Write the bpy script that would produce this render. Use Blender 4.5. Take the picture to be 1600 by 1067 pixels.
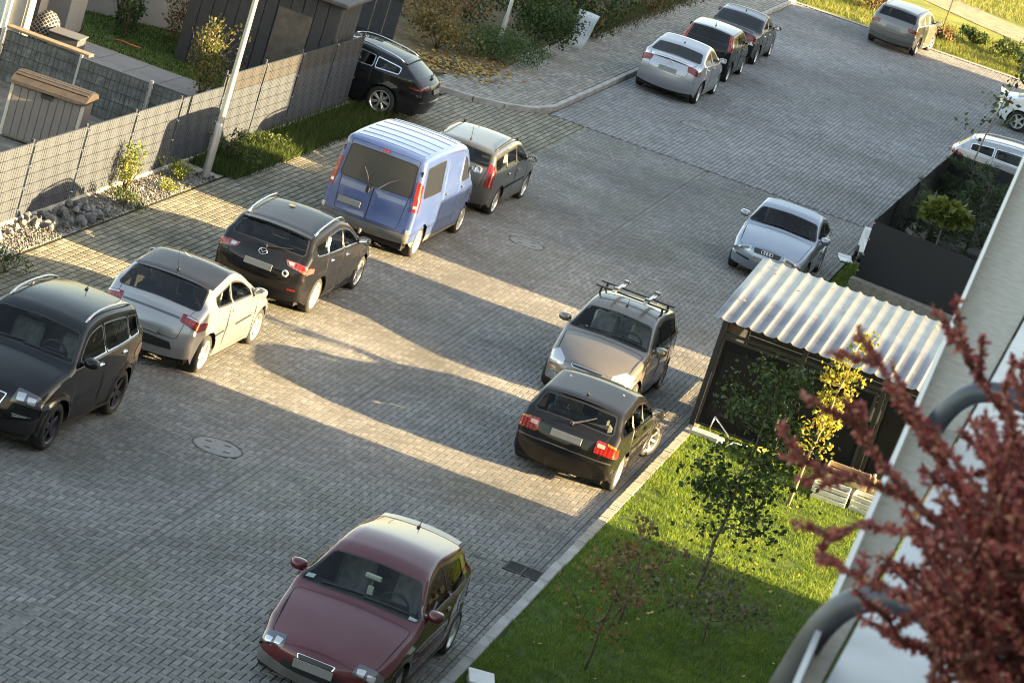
import bpy, bmesh, math, random
import numpy as np
from mathutils import Vector, Matrix
from mathutils.geometry import delaunay_2d_cdt

PI = math.pi
random.seed(7)
rng = np.random.default_rng(7)
for o in list(bpy.data.objects):
    bpy.data.objects.remove(o, do_unlink=True)
scene = bpy.context.scene
COL = scene.collection

# ---------------------------------------------------------------- camera
# world: X across the street (right), Y along the street (away), Z up; phone held over the terrace edge
CAM_Z, FPX, ROLL, PITCH, YAW = 14.2, 4772.0, 0.3097, 0.2568, -0.1885
f = Vector((math.sin(YAW) * math.cos(PITCH), math.cos(YAW) * math.cos(PITCH), -math.sin(PITCH)))
r = Vector((math.cos(YAW), -math.sin(YAW), 0))
d = f.cross(r)
r2 = math.cos(ROLL) * r - math.sin(ROLL) * d
d2 = math.sin(ROLL) * r + math.cos(ROLL) * d
cam_data = bpy.data.cameras.new('camera')
cam_data.sensor_width = 36.0
cam_data.lens = FPX / 1600.0 * 36.0
cam_data.clip_start = 0.1
cam_data.clip_end = 1200.0
cam_data.dof.use_dof = True
cam_data.dof.focus_distance = 48.0
cam_data.dof.aperture_fstop = 34.0
cam = bpy.data.objects.new('camera', cam_data)
COL.objects.link(cam)
m = Matrix.Identity(4)
for i in range(3):
    m[i][0] = r2[i]; m[i][1] = -d2[i]; m[i][2] = -f[i]
m[0][3], m[1][3], m[2][3] = 0.0, 0.0, CAM_Z
cam.matrix_world = m
scene.camera = cam

# ---------------------------------------------------------------- sky, sun, exposure
SUN_EL = math.radians(15.5)
SUN_AZ = math.atan2(0.04, 1.0)          # sun stands to the right (+X), a touch towards +Y
world = bpy.data.worlds.new('World')
scene.world = world
world.use_nodes = True
wn, wl = world.node_tree.nodes, world.node_tree.links
wn.clear()
sky = wn.new('ShaderNodeTexSky'); sky.sky_type = 'NISHITA'; sky.sun_disc = False
sky.sun_elevation = SUN_EL; sky.sun_rotation = PI / 2 - SUN_AZ
sky.altitude = 60; sky.air_density = 1.0; sky.dust_density = 2.0; sky.ozone_density = 1.0
bg = wn.new('ShaderNodeBackground'); bg.inputs['Strength'].default_value = 0.112
wo = wn.new('ShaderNodeOutputWorld')
wl.new(sky.outputs[0], bg.inputs[0]); wl.new(bg.outputs[0], wo.inputs[0])
sl = bpy.data.lights.new('sun', 'SUN'); sl.energy = 5.0; sl.angle = math.radians(0.53); sl.color = (1.0, 0.82, 0.54)
sun = bpy.data.objects.new('sun', sl); COL.objects.link(sun)
dv = Vector((-math.cos(SUN_EL) * math.cos(SUN_AZ), -math.cos(SUN_EL) * math.sin(SUN_AZ), -math.sin(SUN_EL)))
sun.rotation_euler = dv.to_track_quat('-Z', 'Y').to_euler()
sun.location = (60, 50, 40)
scene.view_settings.view_transform = 'Standard'
scene.view_settings.look = 'None'
scene.view_settings.gamma = 1.0
scene.view_settings.use_curve_mapping = False
scene.view_settings.use_white_balance = True
scene.view_settings.white_balance_temperature = 8900
scene.view_settings.exposure = 2.75
scene.render.engine = 'CYCLES'
scene.cycles.max_bounces = 6
scene.cycles.filter_width = 1.05
scene.cycles.transparent_max_bounces = 12
scene.cycles.caustics_reflective = False
scene.cycles.caustics_refractive = False

# ---------------------------------------------------------------- helpers: objects
def link(o):
    COL.objects.link(o); return o

def tag(o, label=None, cat=None, group=None, kind=None):
    if label: o['label'] = label
    if cat: o['category'] = cat
    if group: o['group'] = group
    if kind: o['kind'] = kind
    return o

def thing(name, label, cat, loc=(0, 0, 0), rotz=0.0, group=None):
    o = link(bpy.data.objects.new(name, None))
    o.empty_display_size = 0.2
    o.location = loc; o.rotation_euler = (0, 0, rotz)
    return tag(o, label, cat, group)

def obj(name, mesh, mat=None, parent=None):
    o = link(bpy.data.objects.new(name, mesh))
    if mat is not None:
        mats = mat if isinstance(mat, (list, tuple)) else [mat]
        if len(mesh.materials) == 0:
            for mm in mats: mesh.materials.append(mm)
    if parent is not None: o.parent = parent
    return o

def mesh_np(name, v, faces, smooth=False, fmat=None, normals=None, attr=None):
    """verts array, list/array of faces (all same length or mixed)"""
    me = bpy.data.meshes.new(name)
    v = np.asarray(v, dtype=np.float32)
    if isinstance(faces, np.ndarray):
        n, k = faces.shape
        me.vertices.add(len(v)); me.vertices.foreach_set('co', v.ravel())
        me.loops.add(n * k); me.loops.foreach_set('vertex_index', faces.astype(np.int32).ravel())
        me.polygons.add(n)
        me.polygons.foreach_set('loop_start', np.arange(0, n * k, k, dtype=np.int32))
        me.update(calc_edges=True)
    else:
        me.from_pydata([tuple(p) for p in v], [], faces)
        me.update()
    me.polygons.foreach_set('use_smooth', np.full(len(me.polygons), smooth, dtype=bool))
    if fmat is not None:
        me.polygons.foreach_set('material_index', np.asarray(fmat, dtype=np.int32))
    if attr is not None:      # per face random value -> corner colour
        ca = me.color_attributes.new('tint', 'FLOAT_COLOR', 'CORNER')
        lt = np.zeros(len(me.polygons), dtype=np.int32); me.polygons.foreach_get('loop_total', lt)
        a = np.repeat(np.asarray(attr, dtype=np.float32), lt, axis=0)
        ca.data.foreach_set('color', a.ravel())
    me.validate()
    if normals is not None:
        me.normals_split_custom_set_from_vertices([tuple(n) for n in normals])
    return me

class MB:
    """collects simple shapes into one mesh"""
    def __init__(s): s.v = []; s.f = []; s.m = []
    def add(s, v, f, mi=0):
        k = len(s.v); s.v += [tuple(p) for p in v]; s.f += [tuple(i + k for i in q) for q in f]; s.m += [mi] * len(f); return s
    def box(s, c, h, rot=None, mi=0, bev=0.0):
        cx, cy, cz = c; hx, hy, hz = h
        if bev <= 0:
            P = [Vector((sx * hx, sy * hy, sz * hz)) for sx in (-1, 1) for sy in (-1, 1) for sz in (-1, 1)]
            F = [(0, 1, 3, 2), (4, 6, 7, 5), (0, 4, 5, 1), (2, 3, 7, 6), (0, 2, 6, 4), (1, 5, 7, 3)]
        else:
            b = min(bev, hx * .9, hy * .9, hz * .9); P = []; idx = {}
            for sx in (-1, 1):
                for sy in (-1, 1):
                    for sz in (-1, 1):
                        for ax in range(3):
                            q = [sx * (hx - b), sy * (hy - b), sz * (hz - b)]
                            q[ax] = (sx * hx, sy * hy, sz * hz)[ax]
                            idx[(sx, sy, sz, ax)] = len(P); P.append(Vector(q))
            F = []
            for ax in range(3):
                o1, o2 = [(1, 2), (2, 0), (0, 1)][ax]
                for sg in (-1, 1):
                    q = []
                    for a, c2 in ((-1, -1), (1, -1), (1, 1), (-1, 1)):
                        k = [0, 0, 0]; k[ax] = sg; k[o1] = a; k[o2] = c2; q.append(idx[(*k, ax)])
                    F.append(tuple(q if sg > 0 else q[::-1]))
            for ax in range(3):
                o1, o2 = [(1, 2), (2, 0), (0, 1)][ax]
                for a in (-1, 1):
                    for c2 in (-1, 1):
                        k1 = [0, 0, 0]; k1[ax] = -1; k1[o1] = a; k1[o2] = c2
                        k2 = list(k1); k2[ax] = 1
                        q = [idx[(*k1, o1)], idx[(*k2, o1)], idx[(*k2, o2)], idx[(*k1, o2)]]
                        F.append(tuple(q if a * c2 < 0 else q[::-1]))
            for sx in (-1, 1):
                for sy in (-1, 1):
                    for sz in (-1, 1):
                        q = [idx[(sx, sy, sz, a)] for a in range(3)]
                        F.append(tuple(q if sx * sy * sz > 0 else q[::-1]))
        if rot is not None: P = [rot @ p for p in P]
        return s.add([(p.x + cx, p.y + cy, p.z + cz) for p in P], F, mi)
    def tube(s, pts, rad, n=8, mi=0, cap=True):
        pts = [Vector(p) for p in pts]
        rads = rad if isinstance(rad, (list, tuple)) else [rad] * len(pts)
        V = []; F = []; prev = None
        for i, p in enumerate(pts):
            t = (pts[min(i + 1, len(pts) - 1)] - pts[max(i - 1, 0)]).normalized()
            if prev is None:
                a = t.cross(Vector((0, 0, 1)) if abs(t.z) < .9 else Vector((1, 0, 0))).normalized()
            else:
                a = (prev - t * prev.dot(t)).normalized()
            prev = a; b = t.cross(a)
            for k in range(n):
                w = 2 * PI * k / n; V.append(p + (a * math.cos(w) + b * math.sin(w)) * rads[i])
        for i in range(len(pts) - 1):
            for k in range(n):
                F.append((i * n + k, i * n + (k + 1) % n, (i + 1) * n + (k + 1) % n, (i + 1) * n + k))
        if cap:
            F.append(tuple(range(n))[::-1]); F.append(tuple((len(pts) - 1) * n + k for k in range(n)))
        return s.add(V, F, mi)
    def lathe(s, prof, n=24, axis='z', org=(0, 0, 0), mi=0, a0=0.0, a1=2 * PI):
        """prof list of (radius, height) turned about an axis"""
        V = []; F = []; full = abs(a1 - a0 - 2 * PI) < 1e-6
        cnt = n if full else n + 1
        for (rr, h) in prof:
            for k in range(cnt):
                w = a0 + (a1 - a0) * k / n; a, b = rr * math.cos(w), rr * math.sin(w)
                q = {'z': (a, b, h), 'y': (a, h, b), 'x': (h, a, b)}[axis]
                V.append((q[0] + org[0], q[1] + org[1], q[2] + org[2]))
        for i in range(len(prof) - 1):
            for k in range(n):
                k2 = (k + 1) % cnt
                q = (i * cnt + k, i * cnt + k2, (i + 1) * cnt + k2, (i + 1) * cnt + k)
                F.append(q if axis != 'y' else q[::-1])
        return s.add(V, F, mi)
    def mesh(s, name, smooth=False):
        return mesh_np(name, np.array(s.v, dtype=np.float32).reshape(-1, 3), s.f, smooth, s.m)
    def build(s, name, mat, parent=None, smooth=False):
        return obj(name, s.mesh(name, smooth), mat, parent)

# ---------------------------------------------------------------- helpers: materials
MATS = {}
def N(nt, kind, **kw):
    n = nt.nodes.new(kind)
    for k, v in kw.items(): setattr(n, k, v)
    return n

def base_mat(name):
    if name in MATS: return None, None, MATS[name]
    m_ = bpy.data.materials.new(name); m_.use_nodes = True
    MATS[name] = m_
    nt = m_.node_tree
    return nt, nt.nodes['Principled BSDF'], m_

def plain(name, col, rough=.6, metal=0.0, coat=0.0, var=0.0, scale=6.0, spec=None, bump=0.0, trans=0.0, sub=None):
    nt, b, m_ = base_mat(name)
    if nt is None: return m_
    b.inputs['Roughness'].default_value = rough
    b.inputs['Metallic'].default_value = metal
    b.inputs['Coat Weight'].default_value = coat
    b.inputs['Coat Roughness'].default_value = .06
    if spec is not None: b.inputs['Specular IOR Level'].default_value = spec
    if trans: b.inputs['Transmission Weight'].default_value = trans
    if var > 0:
        tc = N(nt, 'ShaderNodeTexCoord'); no = N(nt, 'ShaderNodeTexNoise')
        no.inputs['Scale'].default_value = scale; no.inputs['Detail'].default_value = 6
        nt.links.new(tc.outputs['Object'], no.inputs['Vector'])
        mr = N(nt, 'ShaderNodeMapRange'); mr.inputs[1].default_value = .3; mr.inputs[2].default_value = .7
        mr.inputs[3].default_value = 1 - var; mr.inputs[4].default_value = 1 + var
        nt.links.new(no.outputs['Fac'], mr.inputs[0])
        mx = N(nt, 'ShaderNodeMix', data_type='RGBA', blend_type='MULTIPLY'); mx.inputs[0].default_value = 1
        mx.inputs[6].default_value = (*col, 1); nt.links.new(mr.outputs[0], mx.inputs[7])
        nt.links.new(mx.outputs[2], b.inputs['Base Color'])
        if bump:
            bp = N(nt, 'ShaderNodeBump'); bp.inputs['Strength'].default_value = bump; bp.inputs['Distance'].default_value = .02
            nt.links.new(no.outputs['Fac'], bp.inputs['Height']); nt.links.new(bp.outputs[0], b.inputs['Normal'])
    else:
        b.inputs['Base Color'].default_value = (*col, 1)
    return m_

def tinted(name, cols, rough=.8, noise=.25, scale=14.0, bump=.2, moss=None, spec=.3, sss=0.0, moss_scale=.8, moss_lo=.5, stain=0.0):
    """colour ramps over the per-piece random 'tint' value, plus grain"""
    nt, b, m_ = base_mat(name)
    if nt is None: return m_
    at = N(nt, 'ShaderNodeAttribute'); at.attribute_name = 'tint'
    rp = N(nt, 'ShaderNodeValToRGB')
    el = rp.color_ramp.elements
    while len(el) < len(cols): el.new(.5)
    for i, c in enumerate(cols):
        el[i].position = i / (len(cols) - 1) if len(cols) > 1 else 0; el[i].color = (*c, 1)
    sp = N(nt, 'ShaderNodeSeparateColor'); nt.links.new(at.outputs['Color'], sp.inputs[0])
    nt.links.new(sp.outputs[0], rp.inputs[0])
    tc = N(nt, 'ShaderNodeTexCoord'); no = N(nt, 'ShaderNodeTexNoise')
    no.inputs['Scale'].default_value = scale; no.inputs['Detail'].default_value = 8
    nt.links.new(tc.outputs['Object'], no.inputs['Vector'])
    mr = N(nt, 'ShaderNodeMapRange'); mr.inputs[1].default_value = .3; mr.inputs[2].default_value = .7
    mr.inputs[3].default_value = 1 - noise; mr.inputs[4].default_value = 1 + noise
    nt.links.new(no.outputs['Fac'], mr.inputs[0])
    mx = N(nt, 'ShaderNodeMix', data_type='RGBA', blend_type='MULTIPLY'); mx.inputs[0].default_value = 1
    nt.links.new(rp.outputs[0], mx.inputs[6]); nt.links.new(mr.outputs[0], mx.inputs[7])
    out = mx.outputs[2]
    if moss is not None:
        n2 = N(nt, 'ShaderNodeTexNoise'); n2.inputs['Scale'].default_value = moss_scale; n2.inputs['Detail'].default_value = 6
        nt.links.new(tc.outputs['Object'], n2.inputs['Vector'])
        m2 = N(nt, 'ShaderNodeMapRange'); m2.inputs[1].default_value = moss_lo; m2.inputs[2].default_value = .72; m2.inputs[4].default_value = .75
        nt.links.new(n2.outputs['Fac'], m2.inputs[0])
        m3 = N(nt, 'ShaderNodeMath', operation='MULTIPLY'); nt.links.new(m2.outputs[0], m3.inputs[0]); nt.links.new(no.outputs['Fac'], m3.inputs[1])
        x2 = N(nt, 'ShaderNodeMix', data_type='RGBA'); nt.links.new(m3.outputs[0], x2.inputs[0])
        nt.links.new(out, x2.inputs[6]); x2.inputs[7].default_value = (*moss, 1); out = x2.outputs[2]
    if stain:
        n5 = N(nt, 'ShaderNodeTexNoise'); n5.inputs['Scale'].default_value = stain; n5.inputs['Detail'].default_value = 5; n5.inputs['Distortion'].default_value = .6
        nt.links.new(tc.outputs['Object'], n5.inputs['Vector'])
        m5 = N(nt, 'ShaderNodeMapRange'); m5.inputs[1].default_value = .32; m5.inputs[2].default_value = .68; m5.inputs[3].default_value = .72; m5.inputs[4].default_value = 1.16
        nt.links.new(n5.outputs['Fac'], m5.inputs[0])
        x5 = N(nt, 'ShaderNodeMix', data_type='RGBA', blend_type='MULTIPLY'); x5.inputs[0].default_value = 1
        nt.links.new(out, x5.inputs[6]); nt.links.new(m5.outputs[0], x5.inputs[7]); out = x5.outputs[2]
    nt.links.new(out, b.inputs['Base Color'])
    b.inputs['Roughness'].default_value = rough
    b.inputs['Specular IOR Level'].default_value = spec
    if bump:
        bp = N(nt, 'ShaderNodeBump'); bp.inputs['Strength'].default_value = bump; bp.inputs['Distance'].default_value = .004
        nt.links.new(no.outputs['Fac'], bp.inputs['Height']); nt.links.new(bp.outputs[0], b.inputs['Normal'])
    if sss:
        # leaves let light through
        tr = N(nt, 'ShaderNodeBsdfTranslucent'); nt.links.new(out, tr.inputs['Color'])
        ms = N(nt, 'ShaderNodeMixShader'); ms.inputs[0].default_value = sss
        o_ = nt.nodes['Material Output']
        nt.links.new(b.outputs[0], ms.inputs[1]); nt.links.new(tr.outputs[0], ms.inputs[2]); nt.links.new(ms.outputs[0], o_.inputs['Surface'])
    return m_

def glass_mat(name, tint, gloss=1.0, rough=.015, refl=.5):
    nt, b, m_ = base_mat(name)
    if nt is None: return m_
    nt.nodes.remove(b)
    tr = N(nt, 'ShaderNodeBsdfTransparent'); tr.inputs[0].default_value = (*tint, 1)
    gl = N(nt, 'ShaderNodeBsdfGlossy'); gl.inputs['Roughness'].default_value = rough; gl.inputs[0].default_value = (gloss, gloss, gloss, 1)
    fr = N(nt, 'ShaderNodeFresnel'); fr.inputs[0].default_value = 1.52
    mu = N(nt, 'ShaderNodeMath', operation='MULTIPLY_ADD'); mu.inputs[1].default_value = refl; mu.inputs[2].default_value = .0; mu.use_clamp = True
    nt.links.new(fr.outputs[0], mu.inputs[0])
    mx = N(nt, 'ShaderNodeMixShader'); nt.links.new(mu.outputs[0], mx.inputs[0])
    nt.links.new(tr.outputs[0], mx.inputs[1]); nt.links.new(gl.outputs[0], mx.inputs[2])
    nt.links.new(mx.outputs[0], nt.nodes['Material Output'].inputs['Surface'])
    return m_

def paint(name, col, metal=.35, rough=.38, dust=.12, spec=.5, coat=1.0):
    """clear-coated car paint with a film of dust"""
    nt, b, m_ = base_mat(name)
    if nt is None: return m_
    tc = N(nt, 'ShaderNodeTexCoord'); no = N(nt, 'ShaderNodeTexNoise')
    no.inputs['Scale'].default_value = 3.0; no.inputs['Detail'].default_value = 8; no.inputs['Roughness'].default_value = .65
    nt.links.new(tc.outputs['Object'], no.inputs['Vector'])
    mr = N(nt, 'ShaderNodeMapRange'); mr.inputs[1].default_value = .35; mr.inputs[2].default_value = .75; mr.inputs[4].default_value = dust
    nt.links.new(no.outputs['Fac'], mr.inputs[0])
    mx = N(nt, 'ShaderNodeMix', data_type='RGBA'); nt.links.new(mr.outputs[0], mx.inputs[0])
    mx.inputs[6].default_value = (*col, 1); mx.inputs[7].default_value = (.30, .28, .25, 1)
    nt.links.new(mx.outputs[2], b.inputs['Base Color'])
    b.inputs['Metallic'].default_value = metal; b.inputs['Roughness'].default_value = rough
    b.inputs['Specular IOR Level'].default_value = spec
    b.inputs['Coat Weight'].default_value = coat
    b.inputs['Coat IOR'].default_value = 1.5
    m4 = N(nt, 'ShaderNodeMapRange'); m4.inputs[1].default_value = .3; m4.inputs[2].default_value = .8; m4.inputs[3].default_value = .008; m4.inputs[4].default_value = .05
    nt.links.new(no.outputs['Fac'], m4.inputs[0]); nt.links.new(m4.outputs[0], b.inputs['Coat Roughness'])
    return m_

M_glass = glass_mat('car_glass', (.80, .85, .83))
M_glass_dark = glass_mat('tinted_glass', (.14, .15, .15), refl=.9)
M_black = plain('black_plastic', (.018, .018, .019), .45)
M_seam = plain('seam_black', (.006, .006, .006), .8)
M_rubber = plain('tyre_rubber', (.022, .022, .023), .85, var=.25, scale=20)
M_chrome = plain('chrome', (.75, .76, .78), .16, 1.0)
M_alloy = plain('alloy', (.62, .62, .63), .32, .9)
M_alloy_white = plain('alloy_light', (.50, .50, .49), .35, .5)
M_alloy_dark = plain('alloy_black', (.03, .03, .033), .35, .4)
M_steel = plain('steel_wheel', (.35, .35, .36), .45, .6)
def lens_mat(name, col):
    """ribbed coloured lamp lens under a clear surface"""
    nt, b, m_ = base_mat(name)
    if nt is None: return m_
    tc = N(nt, 'ShaderNodeTexCoord'); wv = N(nt, 'ShaderNodeTexWave'); wv.bands_direction = 'Z'; wv.inputs['Scale'].default_value = 9.0
    w2 = N(nt, 'ShaderNodeTexWave'); w2.bands_direction = 'Y'; w2.inputs['Scale'].default_value = 5.0
    nt.links.new(tc.outputs['Object'], wv.inputs['Vector']); nt.links.new(tc.outputs['Object'], w2.inputs['Vector'])
    ad = N(nt, 'ShaderNodeMath', operation='MULTIPLY'); nt.links.new(wv.outputs['Fac'], ad.inputs[0]); nt.links.new(w2.outputs['Fac'], ad.inputs[1])
    rp = N(nt, 'ShaderNodeValToRGB'); rp.color_ramp.elements[0].color = (col[0] * .45, col[1] * .45, col[2] * .45, 1); rp.color_ramp.elements[1].color = (min(col[0] * 1.35, 1), col[1] * 1.6, col[2] * 1.6, 1)
    nt.links.new(ad.outputs[0], rp.inputs[0]); nt.links.new(rp.outputs[0], b.inputs['Base Color'])
    bp = N(nt, 'ShaderNodeBump'); bp.inputs['Strength'].default_value = .5; bp.inputs['Distance'].default_value = .006; nt.links.new(ad.outputs[0], bp.inputs['Height']); nt.links.new(bp.outputs[0], b.inputs['Normal'])
    b.inputs['Roughness'].default_value = .22; b.inputs['Coat Weight'].default_value = .8; b.inputs['Coat Roughness'].default_value = .04
    return m_
M_red = lens_mat('red_lens', (.27, .010, .012))
M_red2 = lens_mat('red_lens_bright', (.44, .018, .016))
M_amber = lens_mat('amber_lens', (.62, .20, .025))
M_pinklens = lens_mat('pink_red_lens', (.40, .085, .075))
M_clear = plain('clear_lens', (.50, .51, .52), .16, .6, coat=.8)
M_lampdark = plain('lamp_housing', (.10, .10, .11), .2, .5, coat=.8)
M_plate = plain('plate_grey', (.20, .20, .20), .4, var=.06)
M_blue = plain('plate_blue', (.02, .06, .30), .4)
M_interior = plain('car_interior', (.035, .035, .037), .8, var=.2)
M_seat = plain('car_seat', (.34, .34, .34), .9, var=.25, scale=12)
M_mirror = plain('mirror_glass', (.8, .82, .85), .03, 1.0)
M_greyplastic = plain('grey_plastic', (.11, .11, .112), .6, var=.15)
M_white = plain('white_paint', (.72, .72, .70), .45, var=.08)
# ================================================================ cars
def round_poly(pts, r, n=3):
    out = []; pts = [np.array(p, float) for p in pts]; k = len(pts)
    for i in range(k):
        p, a, b = pts[i], pts[i - 1], pts[(i + 1) % k]
        da, db = np.linalg.norm(a - p), np.linalg.norm(b - p)
        if da < 1e-6 or db < 1e-6: continue
        ra, rb = min(r, da * .45), min(r, db * .45)
        A = p + (a - p) / da * ra; B = p + (b - p) / db * rb
        for t in np.linspace(0, 1, n + 1): out.append((1 - t) ** 2 * A + 2 * t * (1 - t) * p + t * t * B)
    return np.array(out)

def inset(poly, d):
    poly = np.asarray(poly, float)
    a = np.roll(poly, 1, 0); b = np.roll(poly, -1, 0)
    area = .5 * np.sum(a[:, 0] * poly[:, 1] - poly[:, 0] * a[:, 1]); sg = 1 if area > 0 else -1
    e1 = poly - a; e2 = b - poly
    n1 = np.c_[-e1[:, 1], e1[:, 0]]; n2 = np.c_[-e2[:, 1], e2[:, 0]]
    n1 /= np.maximum(np.linalg.norm(n1, axis=1, keepdims=True), 1e-9); n2 /= np.maximum(np.linalg.norm(n2, axis=1, keepdims=True), 1e-9)
    n = n1 + n2; n /= np.maximum(np.linalg.norm(n, axis=1, keepdims=True), 1e-9)
    c = np.maximum((n * n1).sum(1), .5)
    return poly + sg * n * (d / c)[:, None]

def in_poly(p, poly):
    x, y = p[:, 0], p[:, 1]; res = np.zeros(len(p), bool); k = len(poly)
    for i in range(k):
        x1, y1 = poly[i]; x2, y2 = poly[(i + 1) % k]
        c = ((y1 > y) != (y2 > y))
        with np.errstate(divide='ignore', invalid='ignore'):
            xi = (x2 - x1) * (y - y1) / (y2 - y1 + 1e-12) + x1
        res ^= c & (x < xi)
    return res

def cdt(loops, opens, grid):
    V = []; Ed = []
    for lp in loops:
        k = len(V); n = len(lp); V += [Vector((float(p[0]), float(p[1]))) for p in lp]
        Ed += [(k + i, k + (i + 1) % n) for i in range(n)]
    for lp in opens:
        k = len(V); n = len(lp); V += [Vector((float(p[0]), float(p[1]))) for p in lp]
        Ed += [(k + i, k + i + 1) for i in range(n - 1)]
    V += [Vector((float(p[0]), float(p[1]))) for p in grid]
    ov, oe, of, *_ = delaunay_2d_cdt(V, Ed, [], 0, 1e-5)
    return np.array([(v.x, v.y) for v in ov]), np.array([q for q in of if len(q) == 3], dtype=int)

CROWN = [.12, .24, .27, .17, .075, .075, .060, .050, .050, .060, .075, .09, .13, .15, .13]
EDGE = [.06, .09, .09, .075, .065, .055, .07, .075, .075, .07, .06, .06, .07, .08, .05]
FRAC = [1, 1, .9, .8, 1, .35, .55, 1, 1, .40, .35, .5, .8, .9, 1]

class Shell:
    """painted shell of a car: side profile, plan taper and tumblehome give the surface; panels are cut from it"""
    def __init__(s, c):
        s.c = c; L = s.L = c['L']; sx = c.get('sx', 1.0); sz = c.get('sz', 1.0)
        pr = c['prof']; n = len(pr)
        cr = list(c.get('crown', CROWN)); ed = list(c.get('edge', EDGE)); fr = list(c.get('frac', FRAC))
        ctrl = np.array([[p[0], p[1], cr[i], ed[i]] for i, p in enumerate(pr)], float)
        S = np.linspace(0, n - 1, (n - 1) * 40 + 1); T = []
        for q in S:
            i = int(round(q)); i = min(max(i, 0), n - 1); hf = .5 * fr[i]
            if 0 < i < n - 1 and abs(q - i) <= hf:
                t = (q - (i - hf)) / (2 * hf)
                A = ctrl[i] + (ctrl[i - 1] - ctrl[i]) * hf; B = ctrl[i] + (ctrl[i + 1] - ctrl[i]) * hf
                T.append((1 - t) ** 2 * A + 2 * t * (1 - t) * ctrl[i] + t * t * B)
            else:
                j = min(int(q), n - 2); t = q - j; T.append(ctrl[j] * (1 - t) + ctrl[j + 1] * t)
        T = np.array(T)
        s.S, s.T, s.n = S, T, n
        al = np.r_[0, np.cumsum(np.linalg.norm(np.diff(T[:, :2], axis=0), axis=1))]; s.A = al
        # smoothed outward normal by arc length
        g = np.linspace(0, al[-1], 800)
        px, pz = np.interp(g, al, T[:, 0]), np.interp(g, al, T[:, 1])
        tx, tz = np.gradient(px), np.gradient(pz); l_ = np.hypot(tx, tz); tx /= l_; tz /= l_
        w = int(.10 / (g[1] - g[0])); ker = np.hanning(2 * w + 3); ker /= ker.sum()
        pad = lambda a: np.convolve(np.pad(a, w + 1, mode='edge'), ker, 'valid')
        tx, tz = pad(tx), pad(tz); l_ = np.hypot(tx, tz)
        s.nx, s.nz = np.interp(al, g, tz / l_), np.interp(al, g, -tx / l_)
        s.Wh = c['W'] / 2; s.belt = c['belt']; s.tum = c.get('tumble', .30); s.sh = c.get('shoulder', .025)
        s.tf, s.tr = c.get('taper', (.10, .07)); s.wr, s.wf = c['axles']; s.R = c['R']; s.ar = c.get('arch', s.R + .055)
        s.flare = c.get('flare', .018)
    def P(s, q):
        return [np.interp(q, s.S, s.T[:, k]) for k in range(4)] + [np.interp(q, s.S, s.nx), np.interp(q, s.S, s.nz)]
    def arc(s, q): return np.interp(q, s.S, s.A)
    def inv(s, a): return np.interp(a, s.A, s.S)
    def E(s, q):
        x, z, c, e, nx, nz = s.P(q); return x - nx * (c + e), z - nz * (c + e)
    def beltz(s, x): return s.belt[0] + (s.belt[1] - s.belt[0]) * (1 - x / s.L)
    def Y(s, x, z):
        L = s.L; w = s.Wh * (1 - s.tf * np.clip((x - .62 * L) / (.38 * L), 0, 1) ** 2 - s.tr * np.clip((.36 * L - x) / (.36 * L), 0, 1) ** 2)
        zb = s.beltz(x); ab = np.clip(z - zb, 0, None)
        t = np.clip(ab / .07, 0, 1); w = w - s.tum * ab - s.sh * t * t * (3 - 2 * t)
        lo = np.clip((.62 - z) / .5, 0, 1); w = w - .065 * lo ** 1.8
        up = np.clip((z - .62) / np.maximum(zb - .62, .1), 0, 1); w = w - .022 * up * up
        cz = c_ = s.c.get('crease', .70); w = w + .010 * np.exp(-((z - cz) / .035) ** 2) - .006 * np.exp(-((z - cz + .12) / .07) ** 2)
        for xw in (s.wr, s.wf):
            dd = np.hypot(x - xw, z - s.R); w = w + s.flare * np.exp(-((dd - s.ar) / .07) ** 2) * (z < zb)
        return w
    def Rb(s, q, lat):
        x, z, c, e, nx, nz = s.P(q); ex, ez = x - nx * (c + e), z - nz * (c + e)
        ye = s.Y(ex, ez); y = lat * ye; ew = e * 1.4
        t = np.clip((np.abs(y) - (ye - ew)) / ew, 0, 1)
        dp = c * np.abs(lat) ** 2.2 + e * (1 - np.sqrt(np.maximum(1 - t * t, 0)))
        return np.stack([x - nx * dp, y, z - nz * dp], -1)
    def nRb(s, q, lat):
        e = .02; q1, q0 = np.clip(q + e, 0, s.n - 1), np.clip(q - e, 0, s.n - 1)
        l1, l0 = np.clip(lat + .01, -.999, .999), np.clip(lat - .01, -.999, .999)
        a = s.Rb(q1, lat) - s.Rb(q0, lat); b = s.Rb(q, l1) - s.Rb(q, l0)
        nn = np.cross(b, a); nn = -nn
        # outward check through centre
        nx, nz = np.interp(q, s.S, s.nx), np.interp(q, s.S, s.nz)
        sg = np.sign(nn[..., 0] * nx + nn[..., 2] * nz + 1e-9); sg = np.where(np.abs(lat) > .97, sg, sg)
        nn = nn * sg[..., None]
        return nn / np.maximum(np.linalg.norm(nn, axis=-1, keepdims=True), 1e-9)
    def nSide(s, x, z):
        e = .01; dx = (s.Y(x + e, z) - s.Y(x - e, z)) / (2 * e); dz = (s.Y(x, z + e) - s.Y(x, z - e)) / (2 * e)
        nn = np.stack([-dx, np.ones_like(dx), -dz], -1); return nn / np.linalg.norm(nn, axis=-1, keepdims=True)

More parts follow.
